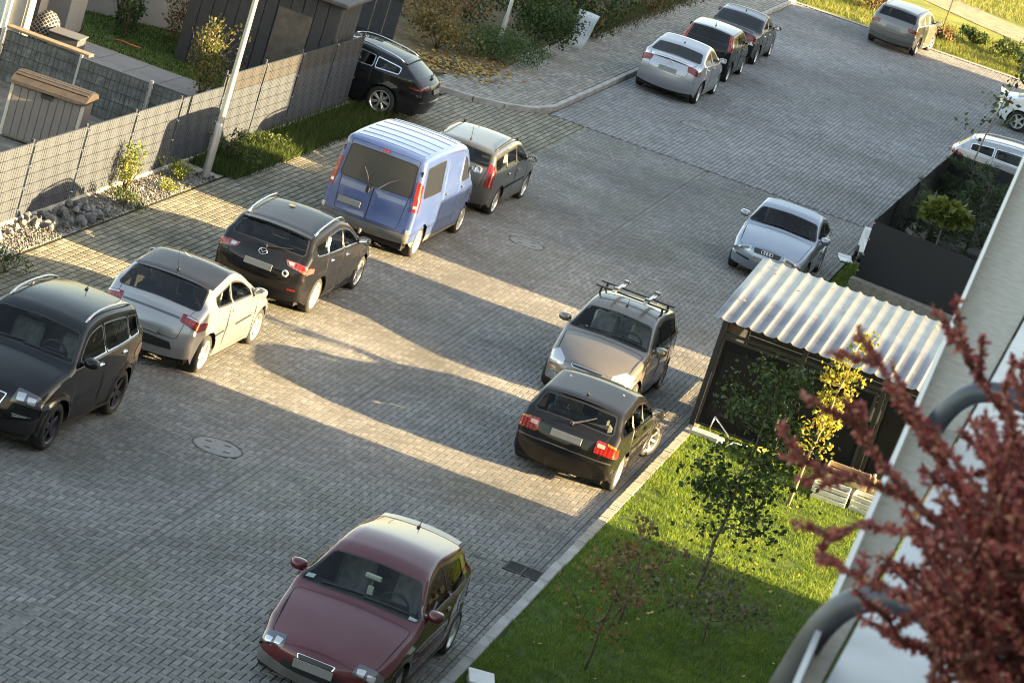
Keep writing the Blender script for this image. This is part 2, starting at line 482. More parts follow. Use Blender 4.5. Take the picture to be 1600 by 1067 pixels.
WHEELS = {}
def wheel_meshes(R, style):
    key = (round(R, 3), style)
    if key in WHEELS: return WHEELS[key]
    w = .105; ri = R * .70
    t = MB(); t.lathe([(ri, -w * .9), (ri + .02, -w), (R - .035, -w), (R - .008, -w * .8), (R, -w * .45), (R, w * .45), (R - .008, w * .8), (R - .035, w), (ri + .02, w), (ri, w * .9)], 36, 'y')
    for k in range(36):    # tread grooves as slight lugs
        a = 2 * PI * k / 36
    tm = t.mesh('tyre', True)
    r_ = MB(); spokes = {'five': 5, 'ten': 10, 'seven': 7, 'cap': 8, 'dark': 5, 'double': 14}[style]
    r_.lathe([(ri + .012, w * .93), (ri + .004, w * .95), (ri - .012, w * .80), (ri - .03, w * .3), (ri - .03, -w * .8)], 36, 'y')      # rim lip and barrel
    r_.lathe([(0.001, w * .72), (.05, w * .70), (.062, w * .52)], 14, 'y')
    for k in range(spokes):
        a = 2 * PI * k / spokes
        if style == 'double': a = 2 * PI * (k // 2) / 7 + (.11 if k % 2 else -.11)
        hw = {'five': .036, 'ten': .016, 'seven': .024, 'cap': .042, 'dark': .042, 'double': .012}[style]
        rot = Matrix.Rotation(-a, 3, 'Y'); L_ = (ri - .015 - .03) / 2
        r_.box(rot @ Vector((.03 + L_, w * .55, 0)), (L_, .014, hw), rot, bev=.006)
    rm = r_.mesh('rim', False)
    d_ = MB(); d_.lathe([(.001, .0), (ri * .62, .0), (ri * .62, -.02)], 20, 'y', (0, w * .05, 0))
    dm = d_.mesh('brake_disc', True)
    WHEELS[key] = (tm, rm, dm); return WHEELS[key]

SEATM = {}
def seat_mesh(wd):
    k = round(wd, 2); rear = wd > .8
    if k not in SEATM:
        b = MB(); b.box((.02, 0, .12), (.25, wd / 2, .10), bev=.05)
        b.box((-.26, 0, .38), (.08, wd / 2 * .95, .26 if rear else .34), Matrix.Rotation(-.25, 3, 'Y'), bev=.05)
        for yy in ((-wd * .3, wd * .3) if rear else (0,)): b.box((-.33 if rear else -.40, yy, .66 if rear else .84), (.045, .13, .06 if rear else .09), Matrix.Rotation(-.2, 3, 'Y'), bev=.03)
        SEATM[k] = b.mesh('seat', False)
    return SEATM[k]

def build_car(c, name, label, loc, rotz, group='cars parked along the street', cat='car'):
    """c: data of one model; every panel, lamp, pane and wheel becomes a part"""
    sx, sz = c.get('sx', 1.0), c.get('sz', 1.0)
    if not c.get('_scaled'):
        c['prof'] = [(p[0] * sx, p[1] * sz) for p in c['prof']]; c['L'] *= sx
        c['belt'] = (c['belt'][0] * sz, c['belt'][1] * sz); c['axles'] = tuple(a * sx for a in c['axles'])
        for k in ('wins', 'doors'): c[k] = [tuple(a * sx for a in q) for q in c[k]]
        c['_scaled'] = True
    sh = Shell(c); L, W = c['L'], c['W']; R = c['R']; ar = sh.ar
    root = thing(name, label, cat, loc, rotz, group)
    body_m, glass_m = c['paint'], c.get('glass', M_glass)
    ox = -L / 2                                  # x=0 at the rear bumper -> centred
    parts = {}                                   # key -> list of (v,f,n,mat)
    def put(key, v, f, n, mat): parts.setdefault(key, []).append((v, f, n, mat))
    sill = c.get('sill', .20); nq = sh.n - 1
    # ---------------- ribbon (front, bonnet, screen, roof, tail)
    KQ = .8
    def RP(sq): sq = np.asarray(sq, float); return np.c_[sh.arc(sq[:, 0]), sq[:, 1] * KQ]
    regs = []                                    # (key, poly, mat, offset)
    def reg(key, poly, mat, off=0.0): regs.append((key, poly, mat, off))
    def mirrored(poly): p = np.array(poly, float); p[:, 1] *= -1; return p[::-1]
    seam = .010
    if c.get('clad'):                            # dark lower bumper
        reg('bumper_trim@F', RP([(0, -1.01), (c['clad'][0], -1.01), (c['clad'][0], 1.01), (0, 1.01)]), c['clad'][2])
        reg('bumper_trim@B', RP([(nq - c['clad'][1], -1.01), (nq, -1.01), (nq, 1.01), (nq - c['clad'][1], 1.01)]), c['clad'][2])
    if c.get('roofmat'):
        reg('roof', RP([(5.6, -.93), (9.0, -.93), (9.0, .93), (5.6, .93)]), c['roofmat'])
    bq = c.get('bonnet', (2.75, 4.93, .86))
    bp = round_poly(RP([(bq[0], -bq[2] * .8), (bq[0] + .5, -bq[2]), (bq[1], -bq[2] - .04), (bq[1], bq[2] + .04), (bq[0] + .5, bq[2]), (bq[0], bq[2] * .8)]), .08)
    reg('body#seam', bp, M_seam); reg('bonnet', inset(bp, seam), body_m)
    tg = c.get('tailgate', (9.1, 12.6, .86))
    if tg:
        tp = round_poly(RP([(tg[0], -tg[2]), (tg[1], -tg[2] * .82), (tg[1], tg[2] * .82), (tg[0], tg[2])]), .07)
        reg('body#seam', tp, M_seam); reg('tailgate', inset(tp, seam), body_m)
    # screens
    ws = c.get('screen', (5.12, 5.86, .90, .93)); cw = .03
    wp = round_poly(RP([(ws[0], -ws[3]), (ws[0] - .03, 0), (ws[0], ws[3]), (ws[1], ws[2]), (ws[1] + .02, 0), (ws[1], -ws[2])]), .10, 4)
    reg('windscreen_frame', wp, M_black); reg('windscreen', inset(wp, .028), c.get('screen_glass', M_glass), -.002)
    rs = c.get('rearscreen', (9.14, 9.86, .86, .84))
    rp_ = round_poly(RP([(rs[0], -rs[2]), (rs[0] - .01, 0), (rs[0], rs[2]), (rs[1], rs[3]), (rs[1] + .02, 0), (rs[1], -rs[3])]), .09, 4)
    reg('rear_window_frame', rp_, M_black); reg('rear_window', inset(rp_, .025), c.get('rear_glass', M_glass_dark), -.002)
    wraps = []
    for (key, polys, mat, off, wrap) in c.get('lamps', []):
        for poly in polys:
            for sg in (1, -1):
                kk = key + ('@L' if sg > 0 else '@R')
                p = np.array(poly, float)
                rp2 = RP(p if sg > 0 else mirrored(p)); rp2 = round_poly(rp2, .02, 2)
                reg(kk, rp2, mat, off)
        if wrap: wraps.append((key, wrap, mat, off))
    for (key, poly, mat, off) in c.get('marks', []):       # centred items: grille, plate recess, trim
        reg(key, round_poly(RP(poly), .02, 2), mat, off)
    ns = int(nq * 8); sg_ = np.linspace(0, nq, ns + 1); aa = sh.arc(sg_)
    lats = np.r_[-1, -.985, -.96, -.93, np.linspace(-.88, .88, 13), .93, .96, .985, 1]
    rect = [(a, -KQ) for a in aa] + [(aa[-1], q * KQ) for q in lats[1:-1]] + [(a, KQ) for a in aa[::-1]] + [(aa[0], q * KQ) for q in lats[1:-1][::-1]]
    grid = [(a, q * KQ) for a in aa[1:-1] for q in lats[1:-1]]
    v2, f2 = cdt([rect] + [p for _, p, _, _ in regs], [], grid)
    v2[:, 1] = np.clip(v2[:, 1], -KQ, KQ)
    cen = v2[f2].mean(1); own = np.full(len(f2), -1)
    for i, (k, p, mt, of) in enumerate(regs): own[in_poly(cen, p)] = i
    q_, lat = sh.inv(v2[:, 0]), v2[:, 1] / KQ
    V3 = sh.Rb(q_, lat); N3 = sh.nRb(q_, np.clip(lat, -.995, .995)); V3[:, 0] += ox
    def emit(V3, N3, f2, own, regs, suffix=''):
        for i in range(-1, len(regs)):
            fi = f2[own == i]
            if len(fi) == 0: continue
            key, mt, of = ('body', body_m, 0.0) if i < 0 else (regs[i][0], regs[i][2], regs[i][3])
            us, inv_ = np.unique(fi, return_inverse=True); fi = inv_.reshape(-1, 3)
            v = V3[us] + N3[us] * of; n = N3[us]
            fn = np.cross(v[fi[:, 1]] - v[fi[:, 0]], v[fi[:, 2]] - v[fi[:, 0]])
            flip = (fn * n[fi].mean(1)).sum(1) < 0; fi[flip] = fi[flip][:, ::-1]
            put(key + suffix if key not in ('body', 'body#seam') else key, v, fi, n, mt)
    emit(V3, N3, f2, own, regs)
    # ---------------- sides
    es = np.linspace(0, nq, ns + 1); ex, ez = sh.E(es)
    zf, zr = max(ez[0], sill), max(ez[-1], sill)
    outline = [(ex[i], ez[i]) for i in range(len(es))]
    outline = [p for p in outline if p[1] > sill - .05]
    def botz(x):
        a0, a1 = sh.wr - ar, sh.wf + ar
        if x < a0: return sill + max(ez[-1] - sill, 0) * (a0 - x) / max(a0 - ex[-1], .05)
        if x > a1: return sill + max(ez[0] - sill, 0) * (x - a1) / max(ex[0] - a1, .05)
        return sill
    bot = [(x, botz(x)) for x in np.linspace(ex[-1] + .004, ex[0] - .004, 60)]
    outl = np.array(outline + bot)
    def topz(x, drop):      # height of the shell edge above x in the greenhouse
        m_ = (es > 4.6) & (es < 10.6); o_ = np.argsort(ex[m_]); return np.interp(x, ex[m_][o_], ez[m_][o_]) - drop
    sregs = []
    def arc_open(xw):
        a = np.linspace(-.35, PI + .35, 40); p = np.c_[xw + ar * np.cos(a), R + ar * np.sin(a)]; return p[p[:, 1] > sill - .02]
    if c.get('clad'):
        sregs.append(('sill_trim', np.array([(0, 0), (L, 0), (L, c['clad'][3]), (0, c['clad'][3])]), c['clad'][2], .004))
    for xw in (sh.wr, sh.wf):
        if c.get('archclad'):
            a = np.linspace(0, 2 * PI, 40, endpoint=False)
            sregs.append(('sill_trim', np.c_[xw + (ar + .05) * np.cos(a), R + (ar + .05) * np.sin(a)], c['clad'][2], .004))
    for di, (x0, x1) in enumerate(c['doors']):
        xs = np.linspace(x0, x1, 16); xt = xs - (.0)
        top = [(x, max(topz(x, .022), sill + .3)) for x in xs[::-1]]
        bt = [(x0 + .0, sill + .07), (x1, sill + .07)]
        dp = np.array(bt + top); dp = round_poly(dp, .04, 2)
        sregs.append(('body#seam', dp, M_seam, 0)); sregs.append(('door~%d' % di, inset(dp, seam), body_m, 0))
    wn_ = []
    for wi, (x0, x1) in enumerate(c['wins']):
        xs = np.linspace(x0, x1, 22); tz = np.array([topz(x, c.get('windrop', .05)) for x in xs]); bz = sh.beltz(xs) + .025
        ok = tz > bz + .03
        if not ok.any(): continue
        xs, tz, bz = xs[ok], tz[ok], bz[ok]
        p = np.array([(x, z) for x, z in zip(xs, bz)] + [(x, z) for x, z in zip(xs[::-1], tz[::-1])])
        sl_ = c.get('winslant', {}).get(wi)
        if sl_:  # slant the rear end
            zt = p[:, 1]; p[:, 0] += np.where(p[:, 0] < x0 + .35 * (x1 - x0), sl_ * (zt - bz.min()), 0)
        p = round_poly(p, .05, 2); wn_.append(p)
        sregs.append(('window_frame~%d' % wi, inset(p, -.02), c.get('winframe', M_black), .003)); sregs.append(('side_window~%d' % wi, p, glass_m, -.002))
    for (key, poly, mat, off) in c.get('sidemarks', []):
        sregs.append((key, np.array(poly, float) * [sx, sz], mat, off))
    for (key, wrap, mat, off) in wraps:
        q0, q1, dx, tp0, tp1 = wrap; qs = np.linspace(q0, q1, 8); wx, wz = sh.E(qs)
        sgn = -1 if wx.mean() > L / 2 else 1
        p = np.array([(x - sgn * .12, z) for x, z in zip(wx, wz)] + [(x + sgn * dx * w, z) for x, z, w in zip(wx[::-1], wz[::-1], np.interp(np.linspace(0, 1, 8), [0, .5, 1], [tp1, 1, tp0]))])
        sregs.append((key, p, mat, off))
    gx = np.arange(.05, L, .085); gz = np.arange(sill + .04, c['H'] * sz, .075)
    gp = np.array([(x, z) for x in gx for z in gz]); gp = gp[in_poly(gp, inset(outl, .02))]
    v2, f2 = cdt([outl] + [p for _, p, _, _ in sregs], [arc_open(sh.wr), arc_open(sh.wf)], gp)
    cen = v2[f2].mean(1)
    keep = in_poly(cen, outl)
    for xw in (sh.wr, sh.wf): keep &= np.hypot(cen[:, 0] - xw, cen[:, 1] - R) > ar
    f2 = f2[keep]; cen = cen[keep]; own = np.full(len(f2), -1)
    for i, (k, p, mt, of) in enumerate(sregs): own[in_poly(cen, p)] = i
    yy = sh.Y(v2[:, 0], v2[:, 1]); nn = sh.nSide(v2[:, 0], v2[:, 1])
    for sg, sfx in ((1, '@L'), (-1, '@R')):
        V3 = np.c_[v2[:, 0] + ox, sg * yy, v2[:, 1]]; N3 = nn * [1, sg, 1]
        emit(V3, N3, f2, own, [(k, p, mt, of) for (k, p, mt, of) in sregs], sfx)
    # ---------------- make objects
    made = {}
    def make(key, parent):
        lst = parts[key]; nm = key.split('@')[0].split('~')[0].split('#')[0].split('/')[-1]
        v = np.concatenate([a[0] for a in lst]); n = np.concatenate([a[2] for a in lst]); F = []; mi = []; mats = []; k = 0
        for a in lst:
            if a[3] not in mats: mats.append(a[3])
            F.append(a[1] + k); mi += [mats.index(a[3])] * len(a[1]); k += len(a[0])
        me = mesh_np(nm, v, np.concatenate(F), True, mi, n)
        made[key] = obj(nm, me, mats, parent); return made[key]
    if 'body#seam' in parts: parts['body'] += parts.pop('body#seam')
    order = sorted(parts, key=lambda k: ('/' in k, k))
    for key in order:
        par = root
        if '/' in key:
            pk = key.split('/')[0] + '@' + key.split('@')[1] if '@' in key else key.split('/')[0]
            par = made.get(pk, root)
        elif key.startswith('side_window') or key.startswith('window_frame'): par = root
        make(key, par)
    # ---------------- underbody, wheel wells, interior
    ub = MB(); ub.box((0, 0, .27), (L / 2 - .25, W / 2 - .16, .06))
    ub.box((0, 0, .38), (L / 2 - .5, W / 2 - .14, .05))
    for xw in (sh.wr, sh.wf):
        for sg in (1, -1):
            yo = sg * (W / 2 - .10); yi = sg * (W / 2 - .42)
            ub.lathe([(ar - .005, yo), (ar - .005, yi), (.01, yi)], 20, 'y', (xw + ox, 0, R), a0=0, a1=PI)
    ub.build('underbody', M_seam, root)
    xc_, zc_ = sh.P(np.array(5.0))[0] + ox, sh.P(np.array(5.0))[1]
    db = MB(); db.box((xc_ - .28, 0, zc_ - .16), (.26, W / 2 - .17, .10), Matrix.Rotation(.10, 3, 'Y'), bev=.05)
    db.build('dashboard', M_interior, root)
    fl = MB(); fl.box((0, 0, .45), (L / 2 - .6, W / 2 - .15, .02)); fl.build('cabin_floor', M_interior, root)
    sxp = xc_ - 1.05
    for sg in (1, -1):
        st = obj('seat', seat_mesh(.50), M_seat, root); st.location = (sxp, sg * W * .215, .47 * sz)
    if c.get('rearseat', True):
        st = obj('rear_seat', seat_mesh(W * .66), M_seat, root); st.location = (sxp - .74, 0, .40 * sz)
    sw = MB(); a = np.linspace(0, 2 * PI, 19)
    rt = Matrix.Rotation(-1.15, 3, 'Y')
    sw.tube([rt @ Vector((.185 * math.cos(t), .185 * math.sin(t), 0)) for t in a], .016, 6, cap=False)
    sw.box((0, 0, 0), (.03, .17, .012), rt); o = sw.build('steering_wheel', M_interior, root); o.location = (xc_ - .50, W * .205, zc_ - .02)
    # ---------------- wheels
    tm, rm, dm = wheel_meshes(R, c.get('wheel', 'five')); rmat = c.get('rim', M_alloy)
    for xw, stv in ((sh.wr, 0.0), (sh.wf, c.get('steer', 0.0))):
        for sg in (1, -1):
            wh = link(bpy.data.objects.new('wheel', None)); wh.parent = root; wh.empty_display_size = .1
            wh.location = (xw + ox, sg * (W / 2 - .125 - c.get('wheel_in', 0)), R); wh.rotation_euler = (0, 0.3 * xw, stv + (0 if sg > 0 else PI))
            obj('tyre', tm, M_rubber, wh)
            o = link(bpy.data.objects.new('rim', rm)); o.parent = wh
            if len(rm.materials) == 0: rm.materials.append(None)
            o.material_slots[0].link = 'OBJECT'; o.material_slots[0].material = rmat
            obj('brake_disc', dm, M_lampdark, wh)
    # ---------------- mirrors, handles, wipers, plates, rails, aerial
    if c.get('mirrors', True):
        xm = c.get('mirror_x', None); xm = (xc_ - .38) if xm is None else xm + ox
        zm = sh.beltz(xm - ox) + c.get('mirror_up', .07); mm = c.get('mirror_mat', body_m)
        for sg in (1, -1):
            y0 = float(sh.Y(np.array(xm - ox), np.array(zm)))
            b = MB(); ring = []
            for i, (xx, k) in enumerate([(-.055, .90), (-.04, 1.0), (.02, .95), (.065, .70), (.09, .3)]):
                for t in range(12):
                    w = 2 * PI * t / 12; cw_, sw_ = math.cos(w), math.sin(w)
                    px = np.sign(cw_) * abs(cw_) ** .7 * .115 * k; pz = np.sign(sw_) * abs(sw_) ** .7 * .075 * k
                    ring.append((xm + xx - abs(px) * .1, sg * (y0 + .155 + px), zm + pz))
            F = [(i * 12 + k, i * 12 + (k + 1) % 12, (i + 1) * 12 + (k + 1) % 12, (i + 1) * 12 + k) for i in range(4) for k in range(12)]
            F.append(tuple(48 + k for k in range(12)))
            b.add(ring, F); b.box((xm + .01, sg * (y0 + .02), zm - .03), (.03, .06, .02), bev=.008)
            mo = b.build('mirror', mm, root, True)
            g = MB(); g.add([ring[k] for k in range(12)], [tuple(range(12))])
            gm = g.build('mirror_glass', M_mirror, mo); gm.location = (.004 - .006, 0, 0)
    for sg in (1, -1):
        for (x0, x1) in c['doors']:
            xh = x0 + .13; zh = sh.beltz(xh) - c.get('handle_drop', .13)
            y0 = float(sh.Y(np.array(xh), np.array(zh)))
            b = MB(); b.box((xh + .05 + ox, sg * (y0 + .018), zh), (.085, .012, .014), bev=.008)
            b.box((xh + .05 + ox, sg * (y0 + .001), zh), (.06, .006, .03), mi=0)
            b.build('door_handle', c.get('handle', body_m), root)
    def on(q, l, h=0.0):
        p = sh.Rb(np.array(float(q)), np.array(float(l))); n = sh.nRb(np.array(float(q)), np.array(float(l))); p = p + n * h; return Vector((p[0] + ox, p[1], p[2]))
    for (q0, l0, q1, l1) in c.get('wipers', [(5.16, .05, 5.20, .75), (5.16, -.60, 5.20, .05)]):
        b = MB(); b.tube([on(q0, l0, .012), on((q0 + q1) / 2, (l0 + l1) / 2, .018), on(q1, l1, .014)], .011, 5); b.build('wiper', M_black, root)
    if c.get('rearwiper'):
        q0, l0, q1, l1 = c['rearwiper']; b = MB(); b.tube([on(q0, l0, .015), on((q0 + q1) / 2, (l0 + l1) / 2, .025), on(q1, l1, .02)], [.02, .013, .01], 6)
        b.box(on(q0, l0, .02), (.03, .03, .03), bev=.012); b.build('rear_wiper', c.get('rearwiper_mat', M_black), root)
    for (q, w_, *pl) in c.get('plates', []):
        pl = pl[0] if pl else 0.0; a0, a1, ct = on(q - .06, pl), on(q + .06, pl), on(q, pl, .016); zx = (a1 - a0).normalized(); yx = Vector((0, 1, 0)); nx_ = zx.cross(yx)
        rt = Matrix((zx, yx, nx_)).transposed()
        b = MB(); b.box(ct, (.057, .26 * w_, .006), rt, bev=.004); p_ = b.build('number_plate', M_plate, root)
    for (q, l, rr, kind) in c.get('emblems', []):
        ct = on(q, l, .012); a0, a1 = on(q - .05, l), on(q + .05, l); zx = (a1 - a0).normalized(); yx = Vector((0, 1, 0)); b = MB(); t = np.linspace(0, 2 * PI, 21)
        cir = lambda cc, ra, rb: b.tube([cc + zx * (ra * math.sin(w)) + yx * (rb * math.cos(w)) for w in t], .006, 5, cap=False)
        if kind == 'rings':
            for k in range(4): cir(ct + yx * ((k - 1.5) * rr * 1.45), rr, rr)
        elif kind == 'wing':
            up = -zx if zx.z < 0 else zx
            cir(ct, rr * .8, rr); b.tube([ct - yx * rr * .9 + up * rr * .35, ct - yx * rr * .35 + up * rr * .1, ct - up * rr * .35, ct + yx * rr * .35 + up * rr * .1, ct + yx * rr * .9 + up * rr * .35], .007, 5)
        elif kind == 'bolt':
            cir(ct, rr, rr); b.tube([ct - yx * rr * 1.0, ct, ct + yx * rr * 1.0], .006, 5)
        else:
            cir(ct, rr, rr); b.box(ct, (rr * .5, rr * .5, .004), Matrix((zx, yx, zx.cross(yx))).transposed())
        b.build('emblem', M_chrome, root, True)
    if c.get('rails'):
        q0, q1, l_, h_, rm_ = c['rails']
        for sg in (1, -1):
            qs = np.linspace(q0, q1, 12); hs = [.0, h_ * .7] + [h_] * 8 + [h_ * .7, .0]
            b = MB(); b.tube([on(q, sg * l_, h) for q, h in zip(qs, hs)], .018, 7); b.build('roof_rail', rm_, root, True)
    if c.get('aerial'):
        q, ln, lean = c['aerial']; p = on(q, 0, 0); b = MB(); b.tube([p, p + Vector((-lean, 0, ln))], [.008, .004], 6)
        b.box(p + Vector((0, 0, .012)), (.035, .02, .014), bev=.008); b.build('aerial', M_black, root)
    if c.get('spoiler'):
        q, ln, dr, mt = c['spoiler']; V = []; ls = np.linspace(-.86, .86, 15)
        for l in ls:
            p = on(q, l, .012); k = 1 - .25 * abs(l) ** 3
            V += [p + Vector((.10, 0, 0)), p + Vector((-ln * k, 0, -dr)), p + Vector((-ln * k, 0, -dr - .03)), p + Vector((.06, 0, -.05))]
        F = []
        for i in range(len(ls) - 1):
            for k in range(4): F.append((i * 4 + k, (i + 1) * 4 + k, (i + 1) * 4 + (k + 1) % 4, i * 4 + (k + 1) % 4))
        F += [(0, 1, 2, 3), tuple(len(ls) * 4 - 4 + k for k in (3, 2, 1, 0))]
        b = MB(); b.add(V, F); b.build('spoiler', mt, root)
    root['_on'] = 0
    del root['_on']
    return root, on, sh

def mkprof(L, nose=.70, lead=(.16, .78), mid=(.62, .90), cowl=(1.12, .98), top=(1.92, 1.40), peak=(2.35, 1.45), back=(1.30, 1.42), rear=(.48, 1.34), gbot=(.16, 1.0), tail=(.06, .92), face=(.0, .70), bump=(.0, .46), bot=(.10, .24), fb=(.14, .20), fbump=(.01, .38)):
    return [(L - fb[0], fb[1]), (L - fbump[0], fbump[1]), (L, .55 if nose > .6 else nose - .1), (L - lead[0] * .35, nose), (L - mid[0], mid[1]), (L - cowl[0], cowl[1]), (L - top[0], top[1]), (L - peak[0], peak[1]), back, rear, gbot, tail, face, bump, bot]

def head_std(q0=2.3, q1=3.25, l0=.56, l1=1.0, wrapx=.25, mat=M_lampdark, proj=((.12, .42), (.50, .80))):
    """lamp unit with dark housing and two bright reflector bowls of its own outline"""
    out = [('headlight', [[(q0, l0), (q0 + .1, 1.0), (q1, 1.0), (q1 - .12, l0 + .04)]], mat, .004, (q0 + .1, q1, wrapx, .5, .9))]
    for (a, b_) in proj:
        w = 1 - l0; x0, x1 = l0 + w * a, l0 + w * b_; h = q1 - q0
        out.append(('headlight/reflector', [[(q0 + .22 * h, x0 + .02), (q0 + .26 * h, x1), (q0 + .78 * h, x1), (q0 + .66 * h, x0)]], M_clear, .008, None))
    return out
# ---------------------------------------------------------------- the individual cars
P_red = paint('paint_maroon', (.095, .007, .013), .2, .42, .04, .3)
P_black = paint('paint_black', (.004, .004, .0045), .0, .5, .015, .1, .65)
P_black2 = paint('paint_black_blue', (.0045, .005, .007), .0, .5, .015, .1, .65)
P_silver = paint('paint_silver', (.33, .335, .34), .5, .34)
P_silverblue = paint('paint_silver_blue', (.26, .315, .385), .6, .34)
P_silver2 = paint('paint_silver_bright', (.40, .41, .45), .6, .34)
P_blue = paint('paint_van_blue', (.030, .070, .215), .0, .4)
P_grey = paint('paint_taupe', (.16, .148, .135), .5, .38)
P_green = paint('paint_grey_green', (.075, .081, .081), .5, .38)
P_darkgrey = paint('paint_dark_silver', (.19, .185, .18), .55, .38)
P_white = paint('paint_white', (.72, .73, .74), .1, .35)
P_roof = paint('paint_roof_black', (.006, .006, .008), .0, .5, .03, .1, .8)
RED, RED2 = M_red, M_red2

def tail(poly, wrap, mat=RED, extra=()):
    out = [('tail_light', [poly], mat, .005, wrap)]
    for (p, mt) in extra: out.append(('tail_light/tail_light_lens', [p], mt, .009, None))
    return out
def grille(q0, q1, l, name='grille', mat=M_black, taper=.85):
    return [(name + '_frame', [(q0 - .05, -l * taper - .02), (q1 + .05, -l - .02), (q1 + .05, l + .02), (q0 - .05, l * taper + .02)], M_chrome, .003), (name, [(q0, -l * taper), (q1, -l), (q1, l), (q0, l * taper)], mat, .006)]
def intake(q0, q1, l): return [('lower_intake', [(q0, -l), (q1, -l * .9), (q1, l * .9), (q0, l)], M_black, .003)]

CARS = {}
CARS['coupe_red'] = dict(L=4.25, W=1.80, H=1.45, sx=.99, sz=1.085, R=.315, axles=(.74, 3.37), belt=(.93, 1.0), tumble=.50, shoulder=.06, paint=P_red, taper=(.15, .17),
    prof=mkprof(4.25, .66, (.3, .7), (.72, .84), (1.22, .955), (2.02, 1.37), (2.5, 1.44), (1.35, 1.42), (.46, 1.33), (.14, .80), (.06, .70), (.0, .60), (-.01, .42), (.10, .24)),
    wins=[(.78, 1.52), (1.60, 3.3)], doors=[(1.50, 3.02)], clad=(.75, .9, M_greyplastic, .30), archclad=True, screen=(5.10, 5.84, .88, .93),
    lamps=head_std(2.35, 3.3, .56, 1.0, .34) + tail([(9.2, .86), (9.2, 1.0), (11.9, 1.0), (11.6, .80)], (9.4, 11.9, .10, .7, 1)) ,
    marks=grille(1.75, 2.25, .30) + intake(.75, 1.35, .55), plates=[(1.55, 1)], rim=M_alloy, wheel='five', spoiler=(8.95, .20, .02, P_red), aerial=(8.75, .09, .10), steer=0.05)
CARS['suv_black'] = dict(L=4.44, W=1.82, H=1.64, sx=.92, sz=1.055, R=.355, axles=(.92, 3.56), belt=(1.06, 1.16), tumble=.44, paint=P_black, taper=(.13, .12), flare=.03,
    prof=mkprof(4.44, .86, (.3, .9), (.6, 1.02), (1.10, 1.12), (1.85, 1.56), (2.4, 1.64), (1.3, 1.62), (.42, 1.54), (.14, 1.10), (.05, .98), (.0, .80), (.0, .55), (.12, .28), (.16, .24), (.02, .46)),
    wins=[(.55, .92), (.98, 1.92), (2.0, 3.5)], doors=[(1.00, 1.96), (1.97, 3.10)], clad=(.8, 1.0, M_black, .36), archclad=True, sill=.26, winframe=M_chrome,
    lamps=head_std(2.5, 3.4, .52, 1.0, .46) + tail([(10.5, .62), (10.4, 1.0), (11.8, 1.0), (11.7, .7)], (10.4, 11.8, .30, .5, 1)) + [('fog_light', [[(1.35, .62), (1.35, .84), (1.75, .84), (1.7, .62)]], M_clear, .006, None), ('fog_trim', [[(1.85, .60), (1.85, .90), (1.95, .90), (1.95, .60)]], M_chrome, .008, None)],
    marks=grille(2.2, 2.75, .42) + intake(.9, 1.5, .5), plates=[(1.85, 1)], rim=M_alloy_dark, wheel='dark', rails=(6.25, 8.8, .86, .045, M_alloy), aerial=(8.4, .17, .08), handle=M_chrome, sidemarks=[('belt_trim', [(.60, 1.135), (3.25, 1.075), (3.25, 1.10), (.60, 1.165)], M_chrome, .008)])
CARS['hatch_silver'] = dict(L=4.29, W=1.76, H=1.435, sx=.96, sz=1.06, R=.325, axles=(.78, 3.38), belt=(.93, 1.03), tumble=.40, shoulder=.03, paint=P_silver, roofmat=P_roof, taper=(.14, .13),
    prof=mkprof(4.29, .66, (.3, .7), (.68, .85), (1.18, .96), (2.0, 1.35), (2.5, 1.43), (1.55, 1.41), (.86, 1.31), (.32, 1.00), (.20, .955), (.03, .72), (.0, .46), (.10, .24)),
    wins=[(.95, 1.58), (1.66, 3.35)], doors=[(1.55, 2.98)], rearscreen=(9.04, 9.92, .88, .87), rear_glass=M_glass_dark,
    lamps=head_std() + tail([(10.75, .64), (10.6, 1.0), (11.6, 1.0), (11.45, .64)], (10.6, 11.6, .30, .35, 1), RED, (([(10.85, .74), (10.8, .98), (11.02, .98), (11.05, .72)], M_clear), ([(11.12, .70), (11.1, .98), (11.42, .98), (11.4, .70)], M_red2))),
    marks=grille(2.0, 2.4, .35) + intake(.8, 1.4, .5) + [('tail_strip', [(11.22, -.62), (11.36, -.62), (11.36, .62), (11.22, .62)], M_lampdark, .010), ('lower_grille', [(12.85, -.60), (13.4, -.66), (13.4, .66), (12.85, .60)], M_black, .004)],
    plates=[(12.35, 1)], rim=M_alloy_white, wheel='five', aerial=(8.75, .34, .22), spoiler=(8.9, .10, .035, P_roof),
    sidemarks=[('side_moulding', [(.95, .56), (1.45, .575), (1.45, .60), (.95, .585)], M_lampdark, .01), ('side_moulding', [(2.0, .59), (2.75, .61), (2.75, .645), (2.0, .615)], M_lampdark, .01)])
